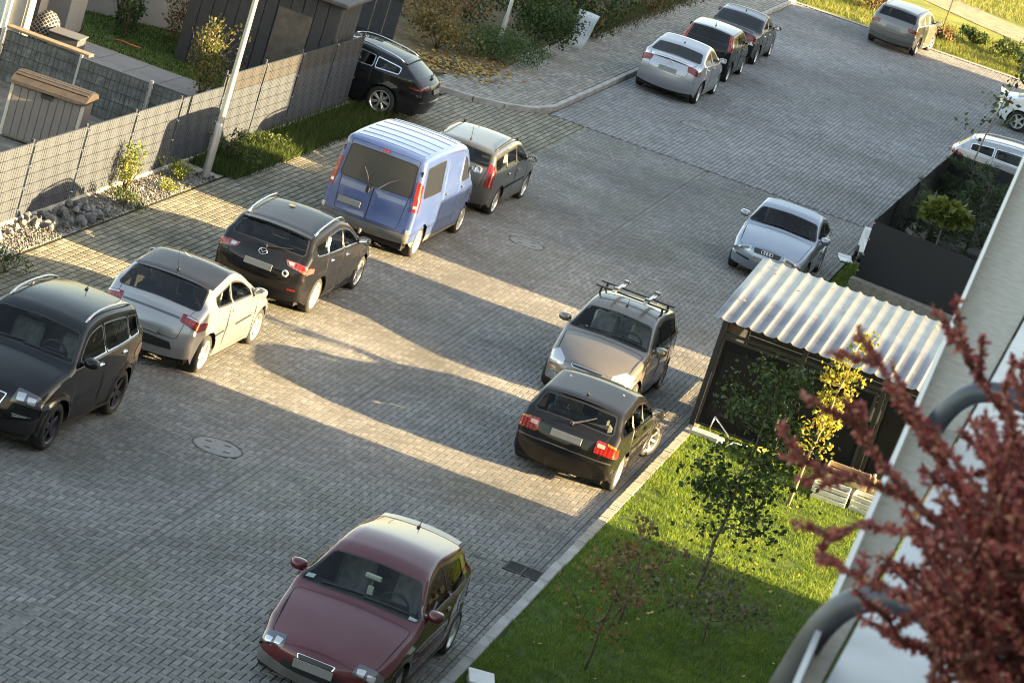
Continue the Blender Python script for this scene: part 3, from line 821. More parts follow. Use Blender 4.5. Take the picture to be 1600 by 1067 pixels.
CARS['wagon_black'] = dict(L=4.765, W=1.80, H=1.49, sx=.93, sz=1.05, R=.33, axles=(1.06, 3.79), belt=(.93, 1.05), tumble=.34, shoulder=.03, paint=P_black2, taper=(.13, .10),
    prof=mkprof(4.765, .68, (.3, .72), (.7, .87), (1.22, .97), (2.05, 1.38), (2.6, 1.48), (1.6, 1.46), (.62, 1.37), (.20, 1.02), (.10, .95), (.0, .74), (.0, .46), (.12, .24)),
    wins=[(.70, 1.22), (1.30, 2.12), (2.2, 3.8)], doors=[(1.28, 2.20), (2.21, 3.34)], winframe=M_chrome,
    lamps=head_std() + tail([(10.85, .52), (10.45, 1.0), (11.5, 1.0), (11.35, .60)], (10.45, 11.5, .32, .3, 1), M_pinklens, (([(10.95, .58), (10.80, .72), (11.25, .72), (11.22, .62)], M_clear), ([(10.85, .76), (10.62, .99), (11.3, .99), (11.25, .78)], M_red2))) + [('reflector', [[(12.9, .72), (12.9, .9), (13.05, .9), (13.05, .72)]], M_red, .004, None)],
    marks=grille(1.8, 2.3, .4) + intake(.7, 1.3, .5), plates=[(11.95, 1)], emblems=[(10.95, 0, .075, 'wing')], rim=M_alloy_white, wheel='ten', rails=(6.35, 8.85, .86, .05, M_chrome), rearwiper=(10.05, .0, 9.75, -.55), spoiler=(8.97, .13, .02, P_black2), handle=M_chrome)
CARS['wagon_grey'] = dict(L=4.5, W=1.73, H=1.5, sx=.95, sz=1.03, R=.31, axles=(.98, 3.6), belt=(.95, 1.0), tumble=.28, paint=P_green, taper=(.12, .07),
    prof=mkprof(4.5, .72, (.25, .78), (.6, .9), (1.1, .99), (1.85, 1.40), (2.4, 1.49), (1.4, 1.47), (.36, 1.40), (.10, 1.02), (.05, .92), (.0, .72), (.0, .46), (.12, .24)),
    wins=[(.42, 1.18), (1.26, 2.0), (2.08, 3.5)], doors=[(1.24, 2.08), (2.09, 3.15)],
    lamps=head_std() + tail([(9.6, .84), (9.6, 1.0), (12.1, 1.0), (12.1, .80)], (9.8, 12.1, .10, .8, 1)), marks=grille(2.0, 2.4, .4) + intake(.8, 1.3, .5), plates=[(11.7, 1)], rim=M_alloy, wheel='seven', rails=(6.4, 8.8, .86, .06, M_black), aerial=(8.7, .30, .12),
    sidemarks=[('side_moulding', [(1.2, .54), (3.1, .56), (3.1, .59), (1.2, .57)], M_black, .01)])
CARS['sedan_silver'] = dict(L=4.83, W=1.86, H=1.5, sx=.94, sz=1.06, R=.335, axles=(1.1, 3.84), belt=(.96, 1.06), tumble=.42, shoulder=.05, paint=P_silver2, taper=(.14, .14),
    prof=mkprof(4.83, .70, (.3, .75), (.75, .9), (1.3, .99), (2.15, 1.40), (2.7, 1.49), (1.9, 1.45), (1.35, 1.36), (.62, 1.08), (.16, 1.06), (.02, .78), (.0, .48), (.12, .26)),
    wins=[(1.0, 1.95), (2.03, 3.7)], doors=[(1.2, 2.1), (2.11, 3.25)], rearscreen=(9.10, 9.88, .86, .84), frac=[1, 1, .9, .8, 1, .35, .55, 1, 1, .6, .6, .35, .8, .9, 1],
    lamps=head_std() + tail([(11.05, .62), (10.85, 1.0), (11.7, 1.0), (11.6, .66)], (10.85, 11.7, .30, .4, 1), RED, (([(11.2, .70), (11.15, .98), (11.35, .98), (11.4, .72)], M_red2),)),
    marks=grille(1.9, 2.4, .4) + intake(.8, 1.3, .5) + [('boot_lip', [(11.0, -.6), (11.07, -.6), (11.07, .6), (11.0, .6)], M_seam, .004)], plates=[(11.95, 1)], emblems=[(11.3, 0, .06, 'bolt')], rim=M_alloy, wheel='seven', aerial=(8.6, .05, .06), tailgate=(9.95, 12.2, .82))
CARS['hatch_black'] = dict(L=4.03, W=1.70, H=1.49, sx=.92, sz=1.04, R=.30, axles=(.66, 3.16), belt=(.95, 1.05), tumble=.30, paint=P_black, taper=(.16, .10), roofmat=paint('paint_roof_sky_sheen', (.20, .21, .23), .5, .3),  # black roof painted grey to carry the sky reflected in it
    prof=mkprof(4.03, .74, (.25, .8), (.6, .9), (1.0, .99), (1.75, 1.39), (2.2, 1.48), (1.2, 1.47), (.34, 1.41), (.10, 1.02), (.04, .9), (.0, .72), (.0, .46), (.12, .24)),
    wins=[(.62, 1.0), (1.06, 1.72), (1.8, 3.1)], doors=[(.95, 1.8), (1.81, 2.85)],
    lamps=head_std() + tail([(9.08, .84), (9.05, 1.0), (10.6, 1.0), (10.6, .84)], (9.1, 10.6, .06, 1, 1), M_red2), rearscreen=(9.12, 9.86, .80, .80), marks=grille(2.0, 2.4, .4) + intake(.8, 1.3, .5), plates=[(12.0, 1)], rim=M_alloy, wheel='five', aerial=(8.5, .14, .05))
CARS['sedan_black'] = dict(L=4.7, W=1.76, H=1.46, sx=.98, sz=1.05, R=.315, axles=(1.08, 3.78), belt=(.94, 1.0), tumble=.34, paint=P_black2, taper=(.13, .12),
    prof=mkprof(4.7, .70, (.3, .76), (.7, .9), (1.25, .98), (2.1, 1.37), (2.7, 1.46), (1.95, 1.42), (1.45, 1.34), (.72, 1.02), (.12, 1.0), (.02, .76), (.0, .46), (.12, .26)),
    wins=[(1.1, 1.95), (2.03, 3.6)], doors=[(1.2, 2.08), (2.09, 3.2)], rearscreen=(9.08, 9.9, .87, .86), roofmat=paint('paint_roof_sky_sheen2', (.16, .17, .19), .5, .3),  # grey roof colour holds the pale sky reflection on black paint
    lamps=head_std() + tail([(11.05, .60), (11.0, 1.0), (12.05, 1.0), (12.0, .62)], (11.0, 12.05, .22, .6, 1)), marks=grille(2.0, 2.4, .4) + intake(.8, 1.3, .5), plates=[(12.5, 1)], rim=M_alloy, wheel='ten', tailgate=(9.95, 12.1, .82), aerial=(8.4, .08, .05), handle=M_chrome)
CARS['wagon_far'] = dict(L=4.72, W=1.84, H=1.54, sx=.98, sz=1.05, R=.33, axles=(1.0, 3.7), belt=(.98, 1.06), tumble=.30, paint=P_darkgrey, taper=(.12, .09),
    prof=mkprof(4.72, .72, (.25, .78), (.65, .92), (1.15, 1.02), (1.95, 1.44), (2.5, 1.54), (1.4, 1.52), (.42, 1.44), (.12, 1.04), (.05, .92), (.0, .74), (.0, .48), (.12, .26)),
    wins=[(.50, 1.2), (1.28, 2.08), (2.16, 3.7)], doors=[(1.26, 2.15), (2.16, 3.3)], winframe=M_chrome, clad=(.6, .75, M_greyplastic, .27),
    lamps=head_std() + tail([(10.8, .62), (10.75, 1.0), (11.6, 1.0), (11.6, .62)], (10.75, 11.6, .26, .6, 1), RED, (([(11.05, .72), (11.05, .86), (11.35, .86), (11.35, .72)], M_red2),)),
    marks=grille(1.9, 2.4, .4) + intake(.8, 1.3, .5), plates=[(11.8, 1)], rim=M_alloy, wheel='five', rails=(6.4, 8.85, .86, .05, M_lampdark), mirror_mat=P_darkgrey, steer=-.2)
CARS['sedan_blue'] = dict(L=4.48, W=1.735, H=1.415, sx=.95, sz=1.05, R=.31, axles=(.99, 3.61), belt=(.93, .98), tumble=.36, paint=P_silverblue, taper=(.12, .12),
    prof=mkprof(4.48, .72, (.26, .77), (.7, .88), (1.3, .965), (2.08, 1.34), (2.6, 1.41), (1.95, 1.39), (1.4, 1.31), (.70, 1.0), (.12, .98), (.02, .74), (.0, .46), (.12, .26)),
    wins=[(.95, 1.82), (1.9, 3.4)], doors=[(1.1, 1.95), (1.96, 3.05)],
    lamps=[('headlight', [[(2.3, .47), (2.32, .98), (2.98, .98), (2.98, .47)]], M_clear, .005, (2.32, 2.98, .10, .8, .9)), ('headlight/indicator', [[(2.36, .86), (2.36, .97), (2.92, .97), (2.92, .86)]], M_amber if False else M_plate, .010, None), ('headlight/reflector', [[(2.45, .54), (2.45, .78), (2.85, .78), (2.85, .54)]], M_lampdark, .009, None)] + tail([(11.1, .62), (11.1, 1.0), (12.0, 1.0), (12.0, .62)], (11.1, 12.0, .2, .8, 1)),
    marks=[('grille_frame', [(2.2, -.42), (2.95, -.46), (2.95, .46), (2.2, .42)], P_silverblue, .004), ('grille', [(2.28, -.36), (2.86, -.40), (2.86, .40), (2.28, .36)], M_black, .009)] + [('lower_intake', [(.95, -.85), (1.25, -.85), (1.25, -.45), (.95, -.42)], M_black, .004), ('lower_intake', [(.95, .42), (1.25, .45), (1.25, .85), (.95, .85)], M_black, .004)],
    plates=[(1.55, 1)], emblems=[(2.57, 0, .042, 'rings')], rim=M_steel, wheel='cap', tailgate=(9.95, 12.1, .82), screen_glass=glass_mat('screen_dark', (.20, .22, .22)))
CARS['hatch_grey'] = dict(L=3.85, W=1.68, H=1.52, sx=.96, sz=1.05, R=.295, axles=(.66, 3.12), belt=(.96, 1.02), tumble=.34, paint=P_grey, taper=(.16, .10), shoulder=.03,
    prof=mkprof(3.85, .70, (.3, .76), (.58, .90), (1.0, 1.02), (1.78, 1.44), (2.2, 1.52), (1.15, 1.50), (.36, 1.40), (.10, 1.0), (.04, .88), (.0, .70), (.0, .46), (.12, .24), (.16, .20), (.01, .38)),
    wins=[(.50, .95), (1.02, 1.72), (1.8, 3.15)], doors=[(.95, 1.78), (1.79, 2.80)], screen=(5.08, 5.86, .89, .93),
    lamps=[('headlight', [[(2.35, .58), (2.3, 1.0), (3.5, 1.0), (3.55, .80), (3.0, .60)]], M_clear, .005, (2.3, 3.5, .30, .3, .9)), ('fog_light', [[(1.2, .72), (1.2, .84), (1.55, .84), (1.55, .72)]], M_clear, .006, None)] + tail([(9.9, .8), (9.9, 1.0), (11.8, 1.0), (11.8, .8)], (9.9, 11.8, .15, .6, 1)),
    marks=grille(2.45, 2.7, .40) + intake(.8, 1.6, .55), plates=[(1.9, 1)], rim=M_steel, wheel='cap', aerial=(6.4, .12, .05))
CARS['wagon_bmw'] = dict(L=4.48, W=1.745, H=1.41, sx=.93, sz=1.04, R=.315, axles=(.98, 3.70), belt=(.92, .96), tumble=.36, paint=P_black, taper=(.12, .08),
    prof=mkprof(4.48, .70, (.26, .74), (.8, .87), (1.4, .955), (2.15, 1.33), (2.7, 1.40), (1.6, 1.39), (.62, 1.31), (.16, .96), (.06, .90), (.0, .70), (-.02, .46), (.10, .24)),
    wins=[(.56, 1.16), (1.25, 1.95), (2.04, 3.4)], doors=[(1.23, 2.0), (2.01, 3.03)], winframe=M_chrome,
    lamps=head_std() + tail([(10.75, .60), (10.6, 1.0), (11.95, 1.0), (11.95, .58)], (10.6, 11.95, .14, .7, 1), M_red2, (([(10.62, .80), (10.55, .99), (11.05, .99), (11.05, .82)], M_amber), ([(11.1, .62), (11.1, .78), (11.45, .78), (11.45, .62)], plain('pink_lens', (.72, .36, .34), .15, coat=.5)))),
    marks=grille(2.1, 2.5, .25) + intake(.8, 1.3, .5) + [('bumper_strip', [(12.35, -.97), (12.46, -.97), (12.46, .97), (12.35, .97)], M_lampdark, .012)], plates=[(11.55, 1)], rim=M_alloy_white, wheel='seven', steer=-.42, rearwiper=(9.98, .0, 9.5, -.42), rearwiper_mat=M_lampdark, aerial=(8.75, .06, .10), spoiler=(8.95, .06, .03, P_black), rear_glass=glass_mat('rear_glass_mid', (.26, .28, .28)))
CARS['wagon_audi'] = dict(L=4.93, W=1.86, H=1.46, sx=.96, sz=1.05, R=.345, axles=(1.09, 3.93), belt=(.95, 1.02), tumble=.40, paint=P_black2, taper=(.13, .10),
    prof=mkprof(4.93, .68, (.3, .74), (.8, .88), (1.4, .97), (2.25, 1.36), (2.8, 1.45), (1.6, 1.42), (.80, 1.33), (.20, 1.0), (.08, .93), (.0, .72), (.0, .46), (.12, .24)),
    wins=[(.85, 1.45), (1.53, 2.3), (2.38, 3.9)], doors=[(1.5, 2.35), (2.36, 3.45)], winframe=M_chrome, winslant={0: -.1},
    lamps=head_std() + tail([(10.7, .55), (10.6, 1.0), (11.3, 1.0), (11.3, .55)], (10.6, 11.3, .28, .6, 1), RED), marks=grille(1.5, 2.6, .3) + intake(.8, 1.3, .5) + [('bumper_strip', [(12.6, -.97), (12.66, -.97), (12.66, .97), (12.6, .97)], M_alloy, .010)], plates=[(11.7, 1)], rim=M_alloy, wheel='double', rails=(6.3, 9.0, .84, .045, M_chrome), spoiler=(8.97, .12, .02, P_black2), rearwiper=(10.0, 0, 9.8, -.5))
CARS['wagon_silver'] = dict(L=4.7, W=1.82, H=1.48, sx=1.0, sz=1.04, R=.325, axles=(1.0, 3.68), belt=(.95, 1.03), tumble=.34, paint=P_silver2, taper=(.12, .09),
    prof=mkprof(4.7, .70, (.25, .76), (.7, .9), (1.2, .98), (2.0, 1.38), (2.6, 1.47), (1.5, 1.45), (.55, 1.37), (.15, 1.0), (.06, .92), (.0, .72), (.0, .46), (.12, .24)),
    wins=[(.62, 1.25), (1.33, 2.1), (2.18, 3.7)], doors=[(1.3, 2.17), (2.18, 3.3)], winframe=M_chrome,
    lamps=head_std() + tail([(10.4, .6), (10.3, 1.0), (11.4, 1.0), (11.4, .6)], (10.3, 11.4, .28, .6, 1), M_red2), marks=grille(2.0, 2.4, .4) + intake(.8, 1.3, .5), plates=[(11.8, 1)], rim=M_alloy, wheel='five', rails=(6.35, 8.9, .86, .06, P_white), handle=M_chrome)
CARS['coupe_white'] = dict(L=4.3, W=1.78, H=1.42, sx=1.0, sz=1.04, R=.325, axles=(.85, 3.45), belt=(.93, 1.02), tumble=.42, shoulder=.04, paint=P_white, taper=(.14, .13),
    prof=mkprof(4.3, .66, (.3, .7), (.7, .86), (1.25, .95), (2.05, 1.33), (2.6, 1.41), (1.8, 1.37), (1.2, 1.26), (.5, 1.02), (.12, .98), (.02, .74), (.0, .46), (.12, .24)),
    wins=[(.95, 1.7), (1.78, 3.3)], doors=[(1.6, 3.0)], lamps=head_std() + tail([(11.0, .55), (10.85, 1.0), (11.6, 1.0), (11.6, .6)], (10.85, 11.6, .3, .3, 1)),
    marks=grille(2.0, 2.4, .4) + intake(.8, 1.3, .5), plates=[(12.0, 1)], rim=M_alloy_white, wheel='five', spoiler=(10.95, .16, -.10, P_white))

def place(model, name, label, x, y, rotz, **kw):
    return build_car(CARS[model], name, label, (x, y, 0), rotz, **kw)

def left_row(model, y_rear):
    """car nosed away from us, its right wheels on the bay line"""
    c = CARS[model]; sx = c['sx']; return (-13.15 - c['W'] / 2 + .02, y_rear - c['axles'][0] * sx + c['L'] * sx / 2)
UP, DN = PI / 2, -PI / 2
CARS['van_blue'] = dict(L=4.78, W=1.91, H=1.965, sx=1.02, sz=1.09, R=.325, axles=(.86, 3.95), belt=(1.16, 1.16), tumble=.10, shoulder=.01, paint=P_blue, taper=(.14, .03), crease=.62,
    crown=[.10, .20, .22, .13, .07, .07, .06, .04, .04, .05, .05, .05, .05, .06, .06], edge=[.06, .08, .08, .06, .05, .05, .07, .07, .07, .07, .06, .06, .06, .07, .06],
    prof=mkprof(4.78, .86, (.2, .9), (.5, 1.06), (.85, 1.17), (1.55, 1.82), (2.0, 1.94), (1.1, 1.955), (.16, 1.92), (.075, 1.12), (.05, .98), (.03, .72), (-.02, .44), (.06, .32)),
    wins=[(.42, 1.55), (3.02, 4.2)], doors=[(1.85, 2.92), (2.98, 3.85)], rearscreen=(9.2, 9.98, .84, .84), rear_glass=plain('blurred_pane', (.030, .031, .034), .3, coat=.5), glass=plain('blurred_pane_side', (.016, .018, .022), .3, coat=.5), windrop=.13,
    clad=(.9, 1.35, M_greyplastic, .40), tailgate=(9.06, 12.55, .86), sill=.26, archclad=False,
    lamps=head_std(2.4, 3.3, .55, 1.0, .3) + tail([(9.55, .90), (9.55, 1.0), (11.1, 1.0), (11.1, .88)], (9.6, 11.1, .07, 1, 1), M_red2, (([(10.35, .91), (10.35, .985), (10.75, .985), (10.75, .90)], M_clear),)) + [('reflector', [[(12.35, .90), (12.35, .99), (12.65, .99), (12.65, .90)]], M_clear, .006, None)],
    marks=grille(1.9, 2.4, .5) + intake(.9, 1.4, .6) + [('brake_light', [(9.09, -.10), (9.16, -.10), (9.16, .10), (9.09, .10)], M_red2, .012), ('door_gap', [(10.02, -.010), (12.52, -.010), (12.52, .010), (10.02, .010)], M_seam, .004), ('door_recess', [(11.5, .06), (12.2, .06), (12.2, .72), (11.5, .72)], P_blue, -.012)],
    plates=[(11.85, .9, .42)], rim=M_alloy_white, wheel='cap', mirror_up=.25, mirror_mat=M_greyplastic, handle=M_lampdark, wipers=[(5.16, .05, 5.20, .75), (5.16, -.60, 5.20, .05)], handle_drop=.10, rearseat=False)
# ================================================================ setting
def quad_sheet(name, x0, x1, y0, y1, z, mat, kind='structure', poly=None):
    P_ = poly or [(x0, y0), (x1, y0), (x1, y1), (x0, y1)]
    me = mesh_np(name, [(p[0], p[1], z) for p in P_], [tuple(range(len(P_)))])
    return tag(obj(name, me, mat), kind=kind)

def soil_mat(name, a, b_, scale, rough=.95, c3=None):
    nt, b, m_ = base_mat(name)
    if nt is None: return m_
    tc = N(nt, 'ShaderNodeTexCoord'); n1 = N(nt, 'ShaderNodeTexNoise'); n1.inputs['Scale'].default_value = scale; n1.inputs['Detail'].default_value = 10
    n1.inputs['Roughness'].default_value = .7
    nt.links.new(tc.outputs['Object'], n1.inputs['Vector'])
    rp = N(nt, 'ShaderNodeValToRGB'); rp.color_ramp.elements[0].position = .36; rp.color_ramp.elements[1].position = .64
    rp.color_ramp.elements[0].color = (*a, 1); rp.color_ramp.elements[1].color = (*b_, 1)
    if c3: e = rp.color_ramp.elements.new(.52); e.color = (*c3, 1)
    nt.links.new(n1.outputs['Fac'], rp.inputs[0]); nt.links.new(rp.outputs[0], b.inputs['Base Color'])
    b.inputs['Roughness'].default_value = rough; b.inputs['Specular IOR Level'].default_value = .2
    bp = N(nt, 'ShaderNodeBump'); bp.inputs['Strength'].default_value = .5; bp.inputs['Distance'].default_value = .03
    nt.links.new(n1.outputs['Fac'], bp.inputs['Height']); nt.links.new(bp.outputs[0], b.inputs['Normal'])
    return m_

M_ground = soil_mat('ground_soil', (.035, .045, .015), (.10, .11, .035), 1.6, c3=(.06, .075, .022))
M_joint = soil_mat('joint_sand', (.055, .053, .044), (.11, .105, .086), 5.0)
M_joint_green = soil_mat('joint_moss', (.030, .034, .014), (.055, .056, .028), 6.0)
M_dirt = soil_mat('dirt_track_soil', (.17, .13, .09), (.36, .28, .20), 2.2)
M_lawn = soil_mat('lawn_soil', (.038, .065, .014), (.09, .13, .028), 3.0)
M_gravel_bed = soil_mat('gravel_bed', (.20, .19, .17), (.42, .40, .36), 9.0)
M_paver = tinted('paver_grey', [(.155, .154, .150), (.185, .183, .176), (.208, .205, .196), (.24, .235, .222)], .78, .18, 9.0, .25, moss=(.105, .102, .050), moss_scale=.55, moss_lo=.47, stain=.33)
M_paver_bay = tinted('paver_bay', [(.16, .152, .125), (.23, .215, .17), (.29, .27, .21)], .82, .25, 9.0, .25, moss=(.10, .098, .045), moss_scale=.9, stain=.4)
M_paver_far = tinted('paver_far', [(.18, .182, .188), (.23, .232, .237), (.27, .27, .27)], .78, .18, 2.0, .1, moss=(.13, .13, .10), moss_scale=.25, stain=.15)
M_paver_walk = tinted('paver_walk', [(.19, .182, .165), (.25, .24, .215), (.31, .295, .26)], .85, .2, 6.0, .2, moss=(.12, .115, .07), moss_scale=.5)
M_kerb = plain('kerb_concrete', (.33, .32, .30), .85, var=.22, scale=5, bump=.2)
M_concrete = plain('concrete', (.40, .385, .35), .85, var=.2, scale=4, bump=.2)
M_manhole = plain('manhole_concrete', (.225, .223, .217), .85, var=.14, scale=8, bump=.2)
M_iron = plain('cast_iron', (.045, .043, .042), .6, .5, var=.3, scale=20)

gx = np.linspace(-260, 260, 27); gy = np.linspace(-60, 460, 27)
gv = [(x, y, -.09) for x in gx for y in gy]
gf = [(i * 27 + j, (i + 1) * 27 + j, (i + 1) * 27 + j + 1, i * 27 + j + 1) for i in range(26) for j in range(26)]
tag(obj('ground', mesh_np('ground', gv, gf), M_ground), kind='structure')

def brick_arrays(cx, cy, hx, hy, z=0.0, bev=.006, dep=.009, jz=.0006):
    n = len(cx); V = np.zeros((n, 8, 3), np.float32)
    sg = np.array([(-1, -1), (1, -1), (1, 1), (-1, 1)], float)
    tilt = rng.normal(0, jz, (n, 2)); lift = rng.normal(0, jz, n)
    for k in range(4):
        V[:, k, 0] = cx + sg[k, 0] * hx; V[:, k, 1] = cy + sg[k, 1] * hy; V[:, k, 2] = z - dep
        V[:, 4 + k, 0] = cx + sg[k, 0] * (hx - bev); V[:, 4 + k, 1] = cy + sg[k, 1] * (hy - bev)
        V[:, 4 + k, 2] = z + lift + tilt[:, 0] * sg[k, 0] + tilt[:, 1] * sg[k, 1]
    base = np.array([(4, 5, 6, 7), (0, 1, 5, 4), (1, 2, 6, 5), (2, 3, 7, 6), (3, 0, 4, 7)])
    F = (base[None] + (np.arange(n) * 8)[:, None, None]).reshape(-1, 4)
    t = rng.random(n); A = np.stack([t, rng.random(n), t, np.ones(n)], -1)
    return V.reshape(-1, 3), F, np.repeat(A, 5, axis=0)

def brick_field(name, cx, cy, hx, hy, mat, parent, **kw):
    V, F, A = brick_arrays(cx, cy, hx, hy, **kw)
    o = obj(name, mesh_np(name, V, F, False, attr=A), mat, parent)
    o['kind'] = 'stuff'
    return o

def herring(x0, x1, y0, y1, w=.1):
    i = np.arange(-1, int((x1 - x0) / w) + 2); j = np.arange(int((y1 - y0) / w) + 1)
    I, J = np.meshgrid(i, j, indexing='ij'); k = (I - J) % 4
    h = k == 0; v = k == 2
    cx = np.r_[x0 + (I[h] + 1) * w, x0 + (I[v] + .5) * w]; cy = np.r_[y0 + (J[h] + .5) * w, y0 + J[v] * w]
    hx = np.r_[np.full(h.sum(), w - .005), np.full(v.sum(), w / 2 - .005)]; hy = np.r_[np.full(h.sum(), w / 2 - .005), np.full(v.sum(), w - .005)]
    # blocks cut to size along the two long edges
    a0, a1 = np.maximum(cx - hx, x0 + .004), np.minimum(cx + hx, x1 - .004)
    b0, b1 = np.maximum(cy - hy, y0 + .004), np.minimum(cy + hy, y1 - .004)
    ok = (a1 - a0 > .012) & (b1 - b0 > .012)
    return ((a0 + a1) / 2)[ok], ((b0 + b1) / 2)[ok], ((a1 - a0) / 2)[ok], ((b1 - b0) / 2)[ok]

def running(x0, x1, y0, y1, bx, by, jx, jy, along='x'):
    out = []
    px, py = bx + jx, by + jy
    if along == 'x':
        for r_ in range(int((y1 - y0) / py)):
            off = (r_ % 2) * px / 2; xs = np.arange(x0 + off + px / 2, x1 - px / 4, px); out.append(np.c_[xs, np.full(len(xs), y0 + (r_ + .5) * py)])
    else:
        for r_ in range(int((x1 - x0) / px)):
            off = (r_ % 2) * py / 2; ys = np.arange(y0 + off + py / 2, y1 - py / 4, py); out.append(np.c_[np.full(len(ys), x0 + (r_ + .5) * px), ys])
    p = np.concatenate(out); n = len(p)
    return p[:, 0], p[:, 1], np.full(n, bx / 2), np.full(n, by / 2)

def stack(x0, x1, y0, y1, bx, by, jx, jy):
    X, Y_ = np.meshgrid(np.arange(x0 + bx / 2, x1, bx + jx), np.arange(y0 + by / 2, y1, by + jy)); n = X.size
    return X.ravel(), Y_.ravel(), np.full(n, bx / 2), np.full(n, by / 2)

def cat4(*a): return [np.concatenate(q) for q in zip(*a)]

# --- street: herringbone blocks either side of one straight row of blocks
KX = -6.40
road = quad_sheet('road', -14.25, KX, 22.0, 75.45, -.008, M_joint)
CL = -10.92
A_ = herring(CL + .05, KX - .215, 24.0, 75.4); B_ = herring(-14.2, CL - .05, 24.0, 75.4)
ys = np.arange(24.1, 75.3, .2); C_ = (np.full(len(ys), CL), ys, np.full(len(ys), .045), np.full(len(ys), .095))
D_ = []
for k, xo in enumerate((.165, .06)):
    yy = np.arange(24.1 + .1 * k, 75.3, .2); D_.append((np.full(len(yy), KX - xo), yy, np.full(len(yy), .046), np.full(len(yy), .095)))
cx, cy, hx, hy = cat4(A_, B_, C_, *D_)
# no blocks under the drain grate and the manholes
HOLES = [(-11.67, 41.55, .40), (-11.97, 60.96, .40)]
ok = np.ones(len(cx), bool)
for (a, b_, r_) in HOLES: ok &= np.hypot(cx - a, cy - b_) > r_ - .04
ok &= ~((np.abs(cx + 6.70) < .30) & (np.abs(cy - 41.35) < .24))
cx, cy, hx, hy = cx[ok], cy[ok], hx[ok], hy[ok]
# the blocks nearest to the camera are objects of their own
lim = 31.0 + (cx + 10.38) * 1.275                      # where the picture's lower edge meets the ground
score = np.where((cy > lim + .05) & (cx < -8.75) & (cx > -11.3), cy - lim * .0 + np.abs(cx + 9.9) * .25, 1e9)
idx = np.argsort(score)[:300]; single = np.zeros(len(cx), bool); single[idx] = True
brick_field('paving', cx[~single], cy[~single], hx[~single], hy[~single], M_paver, road)
PM = {}
for hxy in ((.095, .045), (.045, .095)):
    for t in range(7):
        V, F, A = brick_arrays(np.zeros(1), np.zeros(1), np.full(1, hxy[0]), np.full(1, hxy[1]))
        A[:, 0] = (t + .5) / 7; PM[(hxy[0] > hxy[1], t)] = mesh_np('paver', V, F, False, attr=A)
        PM[(hxy[0] > hxy[1], t)].materials.append(M_paver)
for k in np.where(single)[0]:
    o = link(bpy.data.objects.new('paver', PM[(hx[k] > hy[k], random.randrange(7))])); o.location = (cx[k], cy[k], 0); o.parent = road

# --- parking bay strip with wide mossy joints
bay = quad_sheet('parking_bay', -17.55, -14.25, 34.0, 75.45, -.008, M_joint_green)
brick_field('bay_paving', *stack(-17.5, -14.2, 34.0, 75.4, .112, .192, .022, .026), M_paver_bay, bay)
# --- farther street beyond the seam
road2 = quad_sheet('far_road', -15.3, -2.2, 75.46, 113.3, -.010, M_joint)
brick_field('far_paving', *running(-15.25, -2.25, 75.5, 113.25, .10, .20, .010, .012, 'y'), M_paver_far, road2, dep=.012, jz=.001)
# --- pavement on the left with its kerb
kp = [(-21.5, 72.6), (-18.6, 73.0), (-17.67, 73.45), (-16.9, 73.65), (-16.2, 74.15), (-15.6, 75.0), (-15.35, 76.2), (-15.35, 113.3), (-21.5, 113.3)]
walk = quad_sheet('pavement', 0, 0, 0, 0, .085, M_joint, poly=kp)
bx_ = running(-21.4, -15.45, 72.8, 113.2, .10, .20, .012, .012, 'y'); ptsb = np.c_[bx_[0], bx_[1]]
okb = in_poly(ptsb, np.array(kp)) & (ptsb[:, 0] > -17.8 - .35 * (ptsb[:, 1] < 80))
brick_field('pavement_paving', *[a[okb] for a in bx_], M_paver_walk, walk, z=.105)
kb = quad_sheet('kerb', 0, 0, 0, 0, -.03, M_joint, poly=[(-15.5, 76), (-15.2, 76), (-15.2, 113), (-15.5, 113)])
kpath = [Vector((p[0], p[1], 0)) for p in kp[:8]]
for i in range(len(kpath) - 1):
    a, b_ = kpath[i], kpath[i + 1]; n = max(1, int(round((b_ - a).length / 1.0))); dr = (b_ - a).normalized(); ang = math.atan2(dr.y, dr.x)
    for k in range(n):
        c_ = a.lerp(b_, (k + .5) / n); hl = (b_ - a).length / n / 2 - .004
        m_ = MB(); m_.box((0, 0, 0), (hl, .07, .10), bev=.012); o = m_.build('kerb_stone', M_kerb, kb); o.location = (c_.x, c_.y, .032 + random.uniform(-.004, .004)); o.rotation_euler = (0, 0, ang + random.uniform(-.01, .01))
# --- kerb along the lawn on the right: long stones near us, small setts farther on
kr = quad_sheet('kerb', KX + .01, KX + .16, 24, 66, -.03, M_joint)
kmesh = MB(); kmesh.box((0, 0, 0), (.075, .492, .10), bev=.012); kmesh = kmesh.mesh('kerb_stone'); kmesh.materials.append(M_kerb)
y = 28.5
while y < 42.6:
    o = link(bpy.data.objects.new('kerb_stone', kmesh)); o.location = (KX + .085 + random.uniform(-.006, .006), y, .012 + random.uniform(-.005, .005)); o.rotation_euler = (0, 0, random.uniform(-.006, .006)); o.parent = kr; y += 1.0
smesh = MB(); smesh.box((0, 0, 0), (.075, .047, .08), bev=.008); smesh = smesh.mesh('sett'); smesh.materials.append(plain('sett_concrete', (.30, .28, .24), .85, var=.25, scale=3))
y = 42.7
while y < 66:
    o = link(bpy.data.objects.new('sett', smesh)); o.location = (KX + .085 + random.uniform(-.006, .006), y, .018 + random.uniform(-.006, .006)); o.rotation_euler = (random.uniform(-.03, .03), 0, random.uniform(-.04, .04)); o.parent = kr; y += .105

